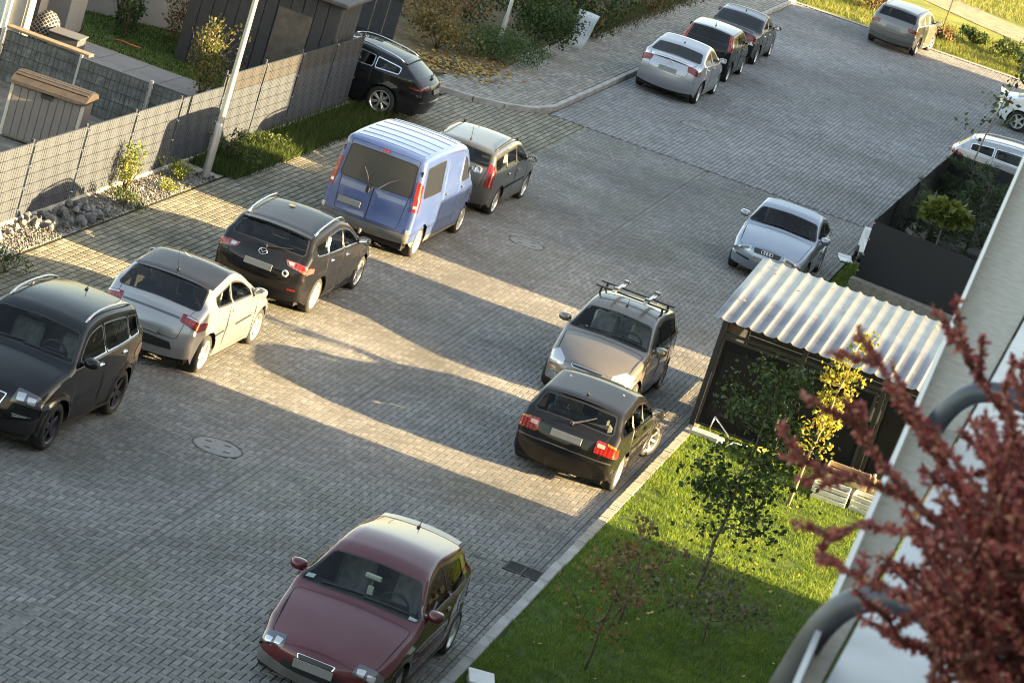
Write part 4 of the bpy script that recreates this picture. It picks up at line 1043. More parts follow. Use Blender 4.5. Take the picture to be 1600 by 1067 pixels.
# --- manholes, grate
def manhole(x, y, label):
    t = thing('manhole_cover', label, 'manhole', (x, y, 0), .3, 'manhole covers in the street')
    b = MB(); b.lathe([(.001, .004), (.355, .004), (.362, -.01)], 40); b.build('lid', M_manhole, t)
    b = MB(); b.lathe([(.368, -.012), (.372, .003), (.395, .003), (.40, -.012)], 40); b.build('ring', M_iron, t)
    for k in range(4):
        a = PI / 4 + k * PI / 2; b = MB(); b.box((.21 * math.cos(a), .21 * math.sin(a), .005), (.050, .022, .003), Matrix.Rotation(.0, 3, 'Z'), bev=.002); b.build('lifting_slot', M_iron, t)
    b = MB(); b.box((0, 0, -.02), (.3, .3, .01)); b.build('shaft_base', M_seam, t)
manhole(-11.67, 41.55, 'round concrete manhole cover beside the black parked SUV')
manhole(-11.97, 60.96, 'round concrete manhole cover on the street beside the blue van')
manhole(-12.47, 81.01, 'farthest round manhole cover, behind the silver saloon in shade')
gr = thing('drain_grate', 'rusty iron drain grate in the paving by the kerb', 'drain', (-6.70, 41.35, 0))
b = MB()
for s_ in (-1, 1): b.box((s_ * .26, 0, -.004), (.018, .21, .012)); b.box((0, s_ * .20, -.004), (.25, .018, .012))
b.box((0, 0, -.004), (.016, .19, .010)); b.build('frame', M_iron, gr)
for k in range(11):
    for s_ in (-1, 1):
        b = MB(); b.box((s_ * .13, -.165 + k * .033, -.006), (.11, .007, .008)); b.build('bar', M_iron, gr)
b = MB(); b.box((0, 0, -.05), (.25, .19, .01)); b.build('sump', M_seam, gr)
pb = thing('patch_block', 'single dark paving block behind the red car', 'paving block', (-7.35, 41.2, 0))
b = MB(); b.box((0, 0, -.005), (.10, .05, .009), bev=.004); b.build('block', M_iron, pb)

# --- lawn on the right
LZ = .07
lawn = quad_sheet('lawn', KX + .15, 1.5, 20, 52.5, LZ, M_lawn)
side = quad_sheet('side_ground', KX + .15, 1.5, 52.5, 75.4, LZ - .02, soil_mat('side_soil', (.05, .055, .03), (.13, .12, .09), 2.0))
quad_sheet('far_side_ground', -6.4, -2.2, 75.46, 84.0, .02, soil_mat('side_soil2', (.05, .05, .04), (.10, .095, .08), 2.0))

def tri_blades(n, px, py, pz, h0, h1, w, lean, name, mat, parent=None, tint=None):
    h = rng.uniform(h0, h1, n); a = rng.uniform(0, 2 * PI, n); l = rng.normal(0, lean, n) * h; la = rng.uniform(0, 2 * PI, n); ww = w * rng.uniform(.6, 1.3, n)
    V = np.zeros((n, 3, 3), np.float32)
    V[:, 0] = np.stack([px - np.cos(a) * ww, py - np.sin(a) * ww, pz], -1); V[:, 1] = np.stack([px + np.cos(a) * ww, py + np.sin(a) * ww, pz], -1)
    V[:, 2] = np.stack([px + np.cos(la) * l, py + np.sin(la) * l, pz + h], -1)
    t = rng.random(n) if tint is None else tint; A = np.stack([t, t, t, np.ones(n)], -1)
    o = obj(name, mesh_np(name, V.reshape(-1, 3), np.arange(n * 3).reshape(-1, 3), False, attr=A), mat, parent); o['kind'] = 'stuff'; return o

M_grass = tinted('grass_blades', [(.055, .105, .018), (.11, .19, .028), (.18, .27, .042), (.27, .30, .085)], .75, .15, 2.0, 0, sss=.35)
M_grass_dry = tinted('grass_dry', [(.10, .13, .03), (.18, .20, .05), (.28, .25, .10)], .8, .15, 2.0, 0, sss=.35)
def patchy(n, x0, x1, y0, y1, sc=.9):
    px, py = rng.uniform(x0, x1, n), rng.uniform(y0, y1, n)
    k = np.sin(px * 3.1 + 1.7 * np.sin(py * 1.3)) * np.sin(py * 2.3 + 1.1 * np.sin(px * 1.9)) + .6 * np.sin(px * 7.7 + py * 5.1) * np.sin(py * 8.3 - px * 3.3)
    return px, py, k
px, py, k = patchy(170000, KX + .17, -1.9, 34.5, 52.3)
keep = rng.random(len(px)) < .58 + .38 * k; px, py, k = px[keep], py[keep], k[keep]
tag(tri_blades(len(px), px, py, np.full(len(px), LZ), .03, .085, .0065, .75, 'lawn_grass', M_grass, tint=np.clip(.45 + .22 * k + rng.normal(0, .2, len(px)), 0, 1)), 'short green lawn grass beside the parked cars', 'grass')
# fallen leaves on the lawn
def flat_leaves(n, px, py, pz, s0, s1, name, mat, label=None, cat=None, parent=None):
    V = np.zeros((n, 4, 3), np.float32); a = rng.uniform(0, 2 * PI, n); s_ = rng.uniform(s0, s1, n); el = rng.uniform(.45, .8, n)
    u = np.stack([np.cos(a), np.sin(a), rng.normal(0, .3, n)], -1); v = np.stack([-np.sin(a), np.cos(a), rng.normal(0, .3, n)], -1)
    c_ = np.stack([px, py, pz], -1)
    V[:, 0] = c_ - u * s_[:, None]; V[:, 1] = c_ + v * (s_ * el)[:, None]; V[:, 2] = c_ + u * s_[:, None]; V[:, 3] = c_ - v * (s_ * el)[:, None]
    t = rng.random(n); o = obj(name, mesh_np(name, V.reshape(-1, 3), np.arange(n * 4).reshape(-1, 4), False, attr=np.stack([t, t, t, np.ones(n)], -1)), mat, parent)
    o['kind'] = 'stuff'
    if label: tag(o, label, cat)
    return o
M_fallen = tinted('fallen_leaves', [(.16, .08, .025), (.32, .19, .05), (.46, .33, .10), (.40, .30, .18)], .8, .2, 5, 0, sss=.2)
n = 130; flat_leaves(n, rng.uniform(-6.0, -2.2, n), rng.uniform(37, 51, n), np.full(n, LZ + .06), .02, .045, 'fallen_leaves', M_fallen, 'scattered yellow leaves lying on the lawn', 'leaves')
n = 60; flat_leaves(n, rng.uniform(-13, -6.6, n), rng.uniform(34, 74, n), np.full(n, .012), .015, .03, 'fallen_leaves', M_fallen, 'few small leaves lying on the grey paving', 'leaves')
# weeds in the gutter line and kerb joints
n = 900; yk = rng.uniform(30, 66, n); tag(tri_blades(n, KX - .01 + rng.normal(0, .03, n), yk, np.zeros(n), .015, .05, .004, .8, 'joint_weeds', M_grass), 'sparse weeds growing along the kerb joint', 'weeds')
# ================================================================ buildings that stand outside the frame (they shade the street)
M_plaster = plain('plaster_grey_beige', (.27, .26, .24), .9, var=.06, scale=2)
M_plaster_grey = plain('plaster_grey', (.24, .238, .235), .9, var=.08, scale=2)
M_roof_tile = plain('roof_anthracite', (.06, .06, .065), .7, var=.15)
M_windowglass = plain('house_window', (.03, .035, .04), .06, coat=.5)
def building(name, label, x0, x1, y0, y1, h, floors, mat, group='buildings on the right side of the street', over=.25):
    t = thing(name, label, 'building', ((x0 + x1) / 2, (y0 + y1) / 2, 0), 0, group)
    hx_, hy_ = (x1 - x0) / 2, (y1 - y0) / 2
    b = MB(); b.box((0, 0, h / 2 - .1), (hx_, hy_, h / 2)); b.build('wall', mat, t)
    b = MB(); b.box((0, 0, h - .02), (hx_ + over, hy_, .09)); b.build('roof', M_roof_tile, t)
    n = max(1, int((y1 - y0) / 3.2))
    for fl_ in range(floors):
        for k in range(n):
            yy = -hy_ + (k + .5) * 2 * hy_ / n; zz = (fl_ + .5) * h / floors
            b = MB(); b.box((-hx_ - .03, yy, zz), (.05, .65, .72)); w_ = b.build('window', M_white, t)
            b = MB(); b.box((-hx_ - .085, yy, zz), (.006, .57, .64)); b.build('pane', M_windowglass, w_)
    return t
G_APT = building('apartment_building', 'tall grey apartment block from whose terrace the picture is taken', 0.0, 13.0, -14.0, 44.9, 13.30, 4, M_plaster, over=-.4)
b = MB(); b.box((.9, 0, 13.30 + 2.0), (5.2, 29.4, 2.0)); b.build('penthouse', M_plaster, G_APT)
building('terraced_house', 'low house outside the frame right of the bin shelter', 2.0, 10.0, 57.9, 64.2, 5.1, 2, M_plaster)
building('apartment_building', 'long grey block outside the frame on the far right', 2.5, 13.0, 64.4, 111.5, 12.5, 4, M_plaster)

# ================================================================ foliage helpers
def leaf_mesh(name, C, s, mat, parent=None, elong=1.7, up=.3, tint=None, jitter=.35, label=None, dirs=None):
    """C (n,3) leaf bases; kite shaped leaves, folded a little along the rib"""
    n = len(C); dirs = rng.normal(0, 1, (n, 3)) if dirs is None else dirs + rng.normal(0, jitter, (n, 3)); dirs[:, 2] += up
    dirs /= np.linalg.norm(dirs, axis=1, keepdims=True)
    sd = np.cross(dirs, rng.normal(0, 1, (n, 3))); sd /= np.maximum(np.linalg.norm(sd, axis=1, keepdims=True), 1e-6)
    nr = np.cross(dirs, sd); S = (s * rng.uniform(.6, 1.3, n))[:, None]; w = S / elong
    V = np.zeros((n, 4, 3), np.float32)
    V[:, 0] = C; V[:, 1] = C + dirs * S * .5 + sd * w * .5 + nr * w * .12; V[:, 2] = C + dirs * S; V[:, 3] = C + dirs * S * .5 - sd * w * .5 + nr * w * .12
    t = rng.random(n) if tint is None else np.clip(tint + rng.normal(0, .12, n), 0, 1)
    o = obj(name, mesh_np(name, V.reshape(-1, 3), np.arange(n * 4).reshape(-1, 4), False, attr=np.stack([t, t, t, np.ones(n)], -1)), mat, parent)
    return o

M_bark = plain('bark', (.10, .075, .05), .9, var=.3, scale=18, bump=.5)
M_bark_light = plain('bark_light', (.26, .20, .13), .9, var=.25, scale=18, bump=.4)
M_leaf_green = tinted('leaf_green', [(.018, .036, .010), (.035, .065, .014), (.06, .10, .022)], .55, .15, 3, 0, sss=.25)
M_leaf_mid = tinted('leaf_mid', [(.03, .055, .014), (.06, .095, .025), (.10, .14, .035)], .55, .15, 3, 0, sss=.3)
M_leaf_yellow = tinted('leaf_yellow', [(.13, .16, .03), (.26, .27, .05), (.40, .36, .07), (.50, .33, .06)], .6, .15, 3, 0, sss=.4)
M_leaf_pink = tinted('leaf_pinkish', [(.05, .075, .018), (.10, .125, .03), (.16, .17, .05), (.22, .13, .09)], .5, .15, 3, 0, sss=.35)
M_leaf_brown = tinted('leaf_brown', [(.06, .06, .025), (.13, .09, .04), (.26, .12, .04), (.20, .15, .09)], .6, .15, 3, 0, sss=.3)
M_leaf_red = tinted('leaf_barberry', [(.16, .034, .030), (.33, .072, .068), (.49, .135, .125), (.58, .29, .19)], .45, .15, 30, 0, sss=.3)
M_pine = tinted('pine_needles', [(.03, .048, .026), (.055, .082, .040), (.09, .12, .06)], .6, .15, 3, 0, sss=.15)
M_lime = tinted('leaf_lime', [(.09, .13, .02), (.15, .19, .03), (.22, .25, .05)], .5, .12, 3, 0, sss=.3)

def limb(p0, d, ln, r0, seg=6, wob=.15, droop=0.0):
    pts = [Vector(p0)]; d = Vector(d).normalized()
    for i in range(seg):
        d = (d + Vector((random.gauss(0, wob), random.gauss(0, wob), random.gauss(0, wob) - droop))).normalized(); pts.append(pts[-1] + d * ln / seg)
    return pts, [r0 * (1 - .8 * i / seg) for i in range(seg + 1)]

def tree(name, label, loc, h, spread, nb, nleaf, lsize, leafmat, barkmat=M_bark, r0=.03, lean=(0, 0), start=.3, up=.5, elong=1.7, tintfn=None, group=None, cat='tree', clump=.10, wob=.12):
    t = thing(name, label, cat, loc, 0, group)
    tr = MB(); sg = 9
    trunk = [Vector((lean[0] * (i / sg) ** 1.3 + random.gauss(0, .012) * (i > 0), lean[1] * (i / sg) ** 1.3 + random.gauss(0, .012) * (i > 0), h * .93 * i / sg)) for i in range(sg + 1)]
    tr.tube(trunk, [r0 * (1 - .8 * i / sg) for i in range(sg + 1)], 7)
    ends = []
    for k in range(nb):
        u = start + (1 - start) * (k + random.random()) / nb; q = u * sg; i = min(int(q), sg - 1); p = trunk[i].lerp(trunk[i + 1], q - i)
        a = random.uniform(0, 2 * PI); ln = spread * (1.1 - .65 * (u - start) / (1 - start)) * random.uniform(.6, 1.15)
        pts, rr = limb(p, (math.cos(a), math.sin(a), up), ln, r0 * .45 * (1.1 - u), 5, wob)
        tr.tube(pts, rr, 5)
        for s_ in range(1, 6):
            w_ = s_ / 5
            if w_ > .25: ends.append((pts[s_], w_))
        for _ in range(2):
            j = random.randint(2, 4); p2, r2_ = limb(pts[j], (pts[-1] - pts[0]).normalized() + Vector((random.gauss(0, .6), random.gauss(0, .6), random.gauss(.1, .4))), ln * .45, .006, 3, .15); tr.tube(p2, r2_, 4)
            ends += [(p2[-1], 1), (p2[2], 1)]
    ends.append((trunk[-1], 1))
    tr.build('trunk', barkmat, t, True)
    E_ = np.array([tuple(e[0]) for e in ends]); pick = rng.integers(0, len(E_), nleaf)
    C = E_[pick] + rng.normal(0, clump, (nleaf, 3))
    tint = tintfn(C) if tintfn else None
    leaf_mesh('crown', C, np.full(nleaf, lsize), leafmat, t, elong, .15, tint)
    return t

def bush(name, label, loc, rx, ry, rz, n, lsize, mat, group=None, cat='shrub', stems=9, elong=1.7, lobes=7, tint=None, fill=.35):
    t = thing(name, label, cat, loc, random.uniform(0, 6), group)
    b = MB()
    for k in range(stems):
        a = random.uniform(0, 2 * PI); q = random.uniform(.3, .8); pts, rr = limb((0, 0, 0), (math.cos(a) * q * rx, math.sin(a) * q * ry, rz), rz * .95, .012 + .006 * rz, 5, .12); b.tube(pts, rr, 5)
    b.build('stem', M_bark, t, True)
    L_ = [(np.array([random.gauss(0, .42) * rx, random.gauss(0, .42) * ry, rz * random.uniform(.35, .82)]), random.uniform(.35, .6)) for _ in range(lobes)]
    C = []
    for c_, k in L_:
        m_ = n // lobes; u = rng.normal(0, 1, (m_, 3)); u /= np.linalg.norm(u, axis=1, keepdims=True); rad = rng.uniform(fill, 1, m_)[:, None] ** .6
        C.append(c_ + u * rad * np.array([rx * k, ry * k, rz * k * .8]))
    C = np.concatenate(C); C[:, 2] = np.maximum(C[:, 2], .02)
    leaf_mesh('foliage', C, np.full(len(C), lsize), mat, t, elong, .2, tint)
    return t

# ================================================================ left fence of wire panels with woven strips
M_wire = plain('fence_wire', (.050, .061, .080), .5, .5)
M_post = plain('fence_post', (.07, .071, .075), .5, .4)
M_strip = plain('fence_strip_grey', (.052, .064, .084), .55, var=.07, scale=3)
M_strip2 = plain('fence_strip_taupe', (.042, .043, .045), .6, var=.08, scale=3)
M_strip_dark = plain('fence_strip_dark', (.04, .042, .046), .6, var=.1, scale=3)
FX = -18.42
fence = thing('panel_fence', 'grey wire panel fence with woven privacy strips along the parking bays', 'fence', (FX, 46.5, 0))
wires = {}
def panel(parent, y0, y1, h, n, mats, x=0.0, zbase=.06, axis='y'):
    hl = (y1 - y0) / 2 - .04; yc = (y0 + y1) / 2
    V = lambda a, b_, c_: (a, b_, c_) if axis == 'y' else (b_, a, c_)
    key = (round(hl, 3), round(h, 3), axis)
    if key not in wires:
        b = MB(); cnt = int(2 * hl / .10)
        for k in range(cnt + 1):
            b.box(V(0, -hl + k * 2 * hl / cnt, h / 2 + zbase), V(.004, .003, h / 2))
        for k in range(n + 1):
            b.box(V(.009, 0, zbase + k * h / n), V(.004, hl, .004)); b.box(V(-.009, 0, zbase + k * h / n), V(.004, hl, .004))
        wires[key] = b.mesh('panel'); wires[key].materials.append(M_wire)
    p_ = link(bpy.data.objects.new('panel', wires[key])); p_.parent = parent; p_.location = V(x, yc, 0)
    for k in range(n):
        b = MB(); jz = h / n; cnt = 12; hs = jz / 2 - .0035
        vs = []; fs = []
        for q in range(cnt + 1):
            yy = -hl + 2 * hl * q / cnt; xx = .004 * math.sin(q * 2.1 + k)
            vs += [V(xx, yy, zbase + (k + .5) * jz - hs), V(xx, yy, zbase + (k + .5) * jz + hs)]
        for q in range(cnt): fs.append((q * 2, q * 2 + 2, q * 2 + 3, q * 2 + 1))
        b.add(vs, fs); b.build('strip', mats[k] if isinstance(mats, list) else mats, p_)
def post(parent, y, h, x=-.045, axis='y', mat=None):
    b = MB(); b.box((x, y, h / 2) if axis == 'y' else (y, x, h / 2), (.02, .03, h / 2) if axis == 'y' else (.03, .02, h / 2), bev=.004)
    p_ = b.build('post', mat or M_post, parent)
    for k in range(4):
        z = .2 + k * (h - .3) / 3; c_ = MB(); c_.box((x + .055, y, z) if axis == 'y' else (y, x + .055, z), (.02, .028, .02) if axis == 'y' else (.028, .02, .02), bev=.004); c_.build('clamp', M_chrome if axis == 'y' else M_post, p_)
ysf = [46.5 - 46.5 + k * 2.4 for k in range(-3, 10)]
for k in range(len(ysf) - 1):
    hi = ysf[k] >= 11.9
    last = ysf[k] > 20
    panel(fence, ysf[k], min(ysf[k + 1], 21.3), 1.66 if hi else 1.42, 8 if hi else 7, ([M_strip] * 6 + [M_strip2] * 2) if (hi and not last) else ([M_strip_dark] * 8 if last else M_strip))
    post(fence, ysf[k], 1.80 if hi else 1.52)
post(fence, 21.3, 1.8)
b = MB(); b.box((-.02, 8, .02), (.06, 15.5, .05)); b.build('plinth', M_concrete, fence)

# lamp post
lp = thing('lamp_post', 'grey tapered steel lamp post beside the panel fence', 'lamp post', (-17.72, 56.61, 0))
M_galv = plain('galvanised_pole', (.44, .45, .44), .42, .55, var=.1, scale=3)
b = MB(); b.box((0, 0, .015), (.19, .19, .015), bev=.006); bp_ = b.build('base_plate', M_iron, lp)
for sx_ in (-1, 1):
    for sy_ in (-1, 1):
        b = MB(); b.lathe([(.001, .075), (.018, .07), (.018, .03)], 6, org=(sx_ * .13, sy_ * .13, 0)); b.build('bolt', M_iron, bp_)
b = MB(); b.lathe([(.085, .03), (.082, 1.1), (.070, 1.14), (.062, 1.16)], 20); b.build('lower_tube', M_galv, lp, True)
b = MB(); b.lathe([(.064, 1.13), (.045, 6.0), (.04, 6.05), (.001, 6.06)], 20); b.build('upper_tube', M_galv, lp, True)
b = MB(); b.box((-.083, 0, .7), (.006, .04, .13), bev=.003); b.build('service_door', M_galv, lp)
b = MB(); b.box((.32, 0, 6.03), (.33, .09, .035), bev=.02); b.build('lantern', M_greyplastic, lp)
pl2 = thing('lamp_post', 'slim grey pole rising from the bushes beyond the pavement', 'lamp post', (-18.45, 81.5, 0))
b = MB(); b.lathe([(.07, 0), (.07, 1.0), (.055, 1.05), (.04, 5.2), (.001, 5.21)], 16); b.build('tube', M_galv, pl2, True)
b = MB(); b.box((.3, 0, 5.2), (.3, .08, .03), bev=.02); b.build('lantern', M_greyplastic, pl2)

# verge under the fence: gravel, boulders, weeds
verge = quad_sheet('verge', -18.4, -17.55, 36, 57.3, .006, M_gravel_bed)
quad_sheet('verge', -18.4, -17.45, 57.31, 68.2, .012, M_lawn)
n = 5200; gpx, gpy = rng.uniform(-18.36, -17.56, n), rng.uniform(44.5, 56.8, n)
V, F, A = brick_arrays(gpx, gpy, rng.uniform(.008, .028, n), rng.uniform(.008, .028, n), z=.03, bev=.005, dep=.03, jz=.006)
o = obj('gravel', mesh_np('gravel', V, F, False, attr=A), tinted('gravel_stone', [(.10, .098, .092), (.16, .157, .15), (.25, .245, .23)], .85, .2, 20, 0)); o['kind'] = 'stuff'
slab_m = MB(); slab_m.box((0, 0, 0), (.37, .27, .03), bev=.006); slab_m = slab_m.mesh('edge_slab'); slab_m.materials.append(M_concrete)
for k in range(3):
    t_ = tag(link(bpy.data.objects.new('edge_slab', slab_m)), ['concrete slab at the left edge below the fence', 'concrete slab lying next to the gravel under the fence', 'concrete slab set between fence foot and paving'][k], 'slab', 'slabs under the fence')
    t_.location = (-17.95 + .02 * k, 46.1 + .6 * k - .6, .03)
rk_mats = [plain('boulder_%d' % k, c_, .9, var=.22, scale=14, bump=.4) for k, c_ in enumerate([(.10, .104, .11), (.135, .14, .147), (.18, .18, .183), (.24, .235, .215)])]
def rock_mesh(seed):
    rr = random.Random(seed); bm = bmesh.new(); bmesh.ops.create_icosphere(bm, subdivisions=1, radius=1)
    for v in bm.verts: v.co *= rr.uniform(.72, 1.15)
    for _ in range(4):
        nrm = Vector((rr.gauss(0, 1), rr.gauss(0, 1), rr.gauss(0, 1))).normalized(); bmesh.ops.bisect_plane(bm, geom=bm.verts[:] + bm.edges[:] + bm.faces[:], plane_co=nrm * rr.uniform(.6, .8), plane_no=nrm, clear_outer=True)
        ed = [e for e in bm.edges if e.is_boundary]
        if ed: bmesh.ops.contextual_create(bm, geom=ed)
    me = bpy.data.meshes.new('stone'); bm.to_mesh(me); bm.free(); return me
RK = []
for s_ in range(8):
    me = rock_mesh(s_ + 3); me.materials.append(rk_mats[s_ % 3]); RK.append(me)
me = rock_mesh(77); me.materials.append(rk_mats[3]); RK.append(me)
def stone(x, y, z, s_, k):
    o = link(bpy.data.objects.new('stone', RK[k])); o.location = (x, y, z); o.scale = (s_ * random.uniform(.8, 1.2), s_ * random.uniform(.8, 1.3), s_ * random.uniform(.6, .9)); o.rotation_euler = (random.uniform(0, 6), random.uniform(0, 6), random.uniform(0, 6))
    tag(o, 'rough grey stone in the pile at the foot of the fence' if k < 8 else 'pale stone beside the pile at the foot of the fence', 'stone', 'stones piled under the fence' if k < 8 else 'pale stones under the fence')
for k in range(46):
    a = random.random(); stone(random.uniform(-18.25, -17.55), 49.0 + 2.3 * a, .07 + .10 * random.random() * (1 - abs(a - .55)), random.uniform(.08, .135), random.randrange(8))
for k in range(12): stone(random.uniform(-18.3, -17.9), random.uniform(47.4, 49.1), .06, random.uniform(.07, .11), 8)
bush('weed', 'tall yellow-green weed growing against the fence', (-18.12, 53.3, 0), .30, .28, .95, 700, .07, M_lime, cat='plant', stems=8, lobes=9, elong=2.2)
bush('weed', 'low yellow-green weeds at the foot of the lamp post', (-17.9, 55.7, 0), .38, .42, .36, 500, .075, M_lime, cat='plant', stems=5, elong=3)
bush('weed', 'low weeds on the gravel left of the lamp post', (-17.75, 54.6, 0), .30, .40, .22, 300, .06, M_lime, cat='plant', stems=4, elong=3)
bush('weed', 'dark green weed clump beside the stone pile', (-17.72, 52.3, 0), .38, .60, .30, 600, .07, M_leaf_mid, cat='plant', stems=5, elong=3)
bush('weed', 'green tuft by the slab at the left edge', (-17.2, 45.9, 0), .4, .5, .28, 450, .08, M_leaf_mid, cat='plant', stems=4, elong=3)
n = 16000; px, py, k = patchy(n, -18.36, -17.30, 57.2, 68.3)
tag(tri_blades(n, px + rng.normal(0, .05, n), py, np.full(n, .01), .06, .26, .010, .6, 'verge_grass', tinted('verge_grass', [(.025, .045, .012), (.05, .08, .018), (.085, .12, .03)], .8, .15, 2, 0, sss=.3)), 'tall unmown grass along the foot of the panel fence', 'grass')  # blades coloured darker, with the shadow of the van put in
bush('shrub', 'leafy green shrub in front of the fence behind the lamp post', (-18.0, 58.6, 0), .42, .55, .62, 900, .075, M_leaf_mid, stems=6, elong=2.4)
bush('shrub', 'low leafy shrub on the grass verge right of the lamp post', (-17.85, 60.6, 0), .35, .6, .36, 600, .08, M_leaf_mid, stems=5, elong=2.6)

# ================================================================ garden behind the fence
quad_sheet('garden_lawn', -30, -18.5, 64.6, 76, .02, M_lawn)
n = 26000; px, py, k = patchy(n, -27, -18.6, 64.6, 72)
tag(tri_blades(n, px, py, np.full(n, .02), .03, .08, .010, .7, 'garden_grass', tinted('garden_grass', [(.02, .045, .01), (.04, .075, .018), (.06, .10, .025)], .8, .15, 2, 0, sss=.3)), 'dark green grass in the garden behind the fence', 'grass')
quad_sheet('garden_yard', -30, -18.5, 44, 62.2, .0, soil_mat('yard_soil', (.10, .095, .085), (.20, .19, .17), 2.0))
path = quad_sheet('garden_path', -28, -18.6, 62.2, 64.6, .012, M_joint)
pm = MB(); pm.box((0, 0, 0), (.395, .56, .025), bev=.006); pm = pm.mesh('slab'); pm.materials.append(plain('path_slab', (.20, .21, .22), .85, var=.1, scale=4))
for i in range(11):
    for j in range(2):
        o = link(bpy.data.objects.new('slab', pm)); o.location = (-27.4 + i * .81, 62.8 + j * 1.15, .02 + random.uniform(-.003, .003)); o.parent = path
# divider of wire panels with stone-print strips
dv_ = thing('garden_divider', 'low wire panel divider with dark stone-print strips behind the storage box', 'fence', (-26.9, 58.1, 0))
M_stoneprint = soil_mat('stone_print', (.075, .078, .075), (.19, .19, .18), 5.0, .7, c3=(.115, .118, .112))
xs_ = [0, 1.9, 3.75, 5.5, 7.1, 8.35]
for k in range(5):
    panel(dv_, xs_[k], xs_[k + 1], 1.05, 5, M_stoneprint, x=-.1 * (k % 2), axis='x'); post(dv_, xs_[k], 1.16, axis='x', mat=M_galv)
post(dv_, 8.35, 1.16, axis='x', mat=M_galv)
b = MB(); b.box((4.7, .12, 1.17), (.95, .13, .03), bev=.01); b.build('wooden_shelf', plain('pine_board', (.20, .155, .10), .7, var=.18, scale=8), dv_)
# storage box
sb = thing('storage_box', 'taupe plastic garden storage box with brown lid behind the fence', 'storage box', (-20.45, 54.55, 0), .12)
M_taupe = plain('taupe_plastic', (.21, .18, .165), .6, var=.06); M_brownlid = plain('brown_lid', (.050, .040, .032), .55, var=.25, scale=7)
b = MB(); b.box((0, .0, .57), (.70, .42, .55), bev=.03); b.build('body', M_taupe, sb)
for k in range(9):
    b = MB(); b.box((-.60 + k * .15, -.425, .57), (.069, .012, .50), bev=.008); b.build('panel', M_taupe, sb)
b = MB(); V = []; F = []
for i, (yy, zz) in enumerate([(-.50, 1.10), (-.49, 1.16), (-.33, 1.24), (-.1, 1.285), (.15, 1.28), (.36, 1.22), (.46, 1.14), (.47, 1.10)]): V += [(-.77, yy, zz), (.77, yy, zz)]
for i in range(7): F.append((i * 2, i * 2 + 1, i * 2 + 3, i * 2 + 2))
F += [tuple(range(0, 16, 2))[::-1], tuple(range(1, 16, 2)), (0, 14, 15, 1)]
b.add(V, F); b.build('lid', M_brownlid, sb)
for k in range(4):
    b = MB(); b.box((0, -.30 + k * .17, 1.262 + (.02 if k in (1, 2) else -.0)), (.74, .018, .012), bev=.006); b.build('lid_rib', M_brownlid, sb)
b = MB(); b.box((0, -.45, 1.04), (.12, .03, .045), bev=.012); b.build('latch', M_black, sb)
for s_ in (-1, 1):
    b = MB(); b.box((s_ * .71, -.40, .58), (.035, .035, .54), bev=.012); b.build('corner_post', plain('cream_plastic', (.52, .48, .40), .6), sb)
# house at the left edge
hs = thing('house', 'pale house with tall windows at the upper left edge', 'house', (-26.6, 61.6, 0))
b = MB(); b.box((0, -1.85, 2.6), (3.2, .25, 2.6)); b.build('wall', M_plaster_grey, hs)
b = MB(); b.box((-.7, 1.2, 2.6), (2.5, 2.8, 2.6)); b.build('rear_wall', M_plaster_grey, hs)
b = MB(); b.box((3.215, -1.95, 2.6), (.06, .13, 2.55), bev=.02); b.build('sunlit_corner', plain('sunlit_cream', (.30, .28, .22), .7, var=.05), hs)  # cream strip: sunlight on the house corner put into its colour
for k, xx in enumerate((2.35, .9)):
    b = MB(); b.box((xx, -2.13, 1.7), (.55, .05, 1.6), bev=.01); w_ = b.build('window', M_white, hs)
    b = MB(); b.box((xx, -2.19, 1.7), (.44, .008, 1.45)); b.build('pane', plain('pale_pane', (.42, .50, .48), .12, coat=.3), w_)
for k in range(2):
    b = MB(); b.box((1.83, -.55 + 1.75 * k, 1.15), (.05, .84, 1.15), bev=.01); w_ = b.build('patio_door', M_lampdark, hs)
    b = MB(); b.box((1.89, -.55 + 1.75 * k, 1.15), (.006, .75, 1.05)); b.build('pane', M_windowglass, w_)
b = MB(); b.box((2.05, 3.2, 1.6), (.28, .5, 1.6)); b.build('pier', plain('pier_render', (.19, .198, .21), .9, var=.05), hs)
# cushion with lattice print, planter, toy
cu = thing('beanbag', 'black and white lattice patterned beanbag by the house', 'beanbag', (-23.85, 62.1, 0), .3)
nt, bb, M_lattice = base_mat('lattice_print')
tc = N(nt, 'ShaderNodeTexCoord'); fac = None
for sg_l in (1, -1):                                            # two crossing sets of white lines
    sp_ = N(nt, 'ShaderNodeVectorMath', operation='DOT_PRODUCT'); sp_.inputs[1].default_value = (50, 20 * sg_l, 50 * sg_l); nt.links.new(tc.outputs['Object'], sp_.inputs[0])
    sn_ = N(nt, 'ShaderNodeMath', operation='SINE'); nt.links.new(sp_.outputs['Value'], sn_.inputs[0])
    if fac is None: fac = sn_
    else:
        mx_ = N(nt, 'ShaderNodeMath', operation='MAXIMUM'); nt.links.new(fac.outputs[0], mx_.inputs[0]); nt.links.new(sn_.outputs[0], mx_.inputs[1]); fac = mx_
gt_ = N(nt, 'ShaderNodeMath', operation='GREATER_THAN'); gt_.inputs[1].default_value = .72; nt.links.new(fac.outputs[0], gt_.inputs[0])
cm_ = N(nt, 'ShaderNodeMix', data_type='RGBA'); nt.links.new(gt_.outputs[0], cm_.inputs[0]); cm_.inputs[6].default_value = (.02, .02, .025, 1); cm_.inputs[7].default_value = (.26, .26, .255, 1)
nt.links.new(cm_.outputs[2], bb.inputs['Base Color']); bb.inputs['Roughness'].default_value = .9
b = MB(); b.lathe([(.001, 1.05), (.16, 1.0), (.30, .85), (.38, .62), (.44, .35), (.42, .12), (.30, .01), (.001, 0)], 18); o = b.build('cover', M_lattice, cu, True); o.scale = (.85, .7, .9)
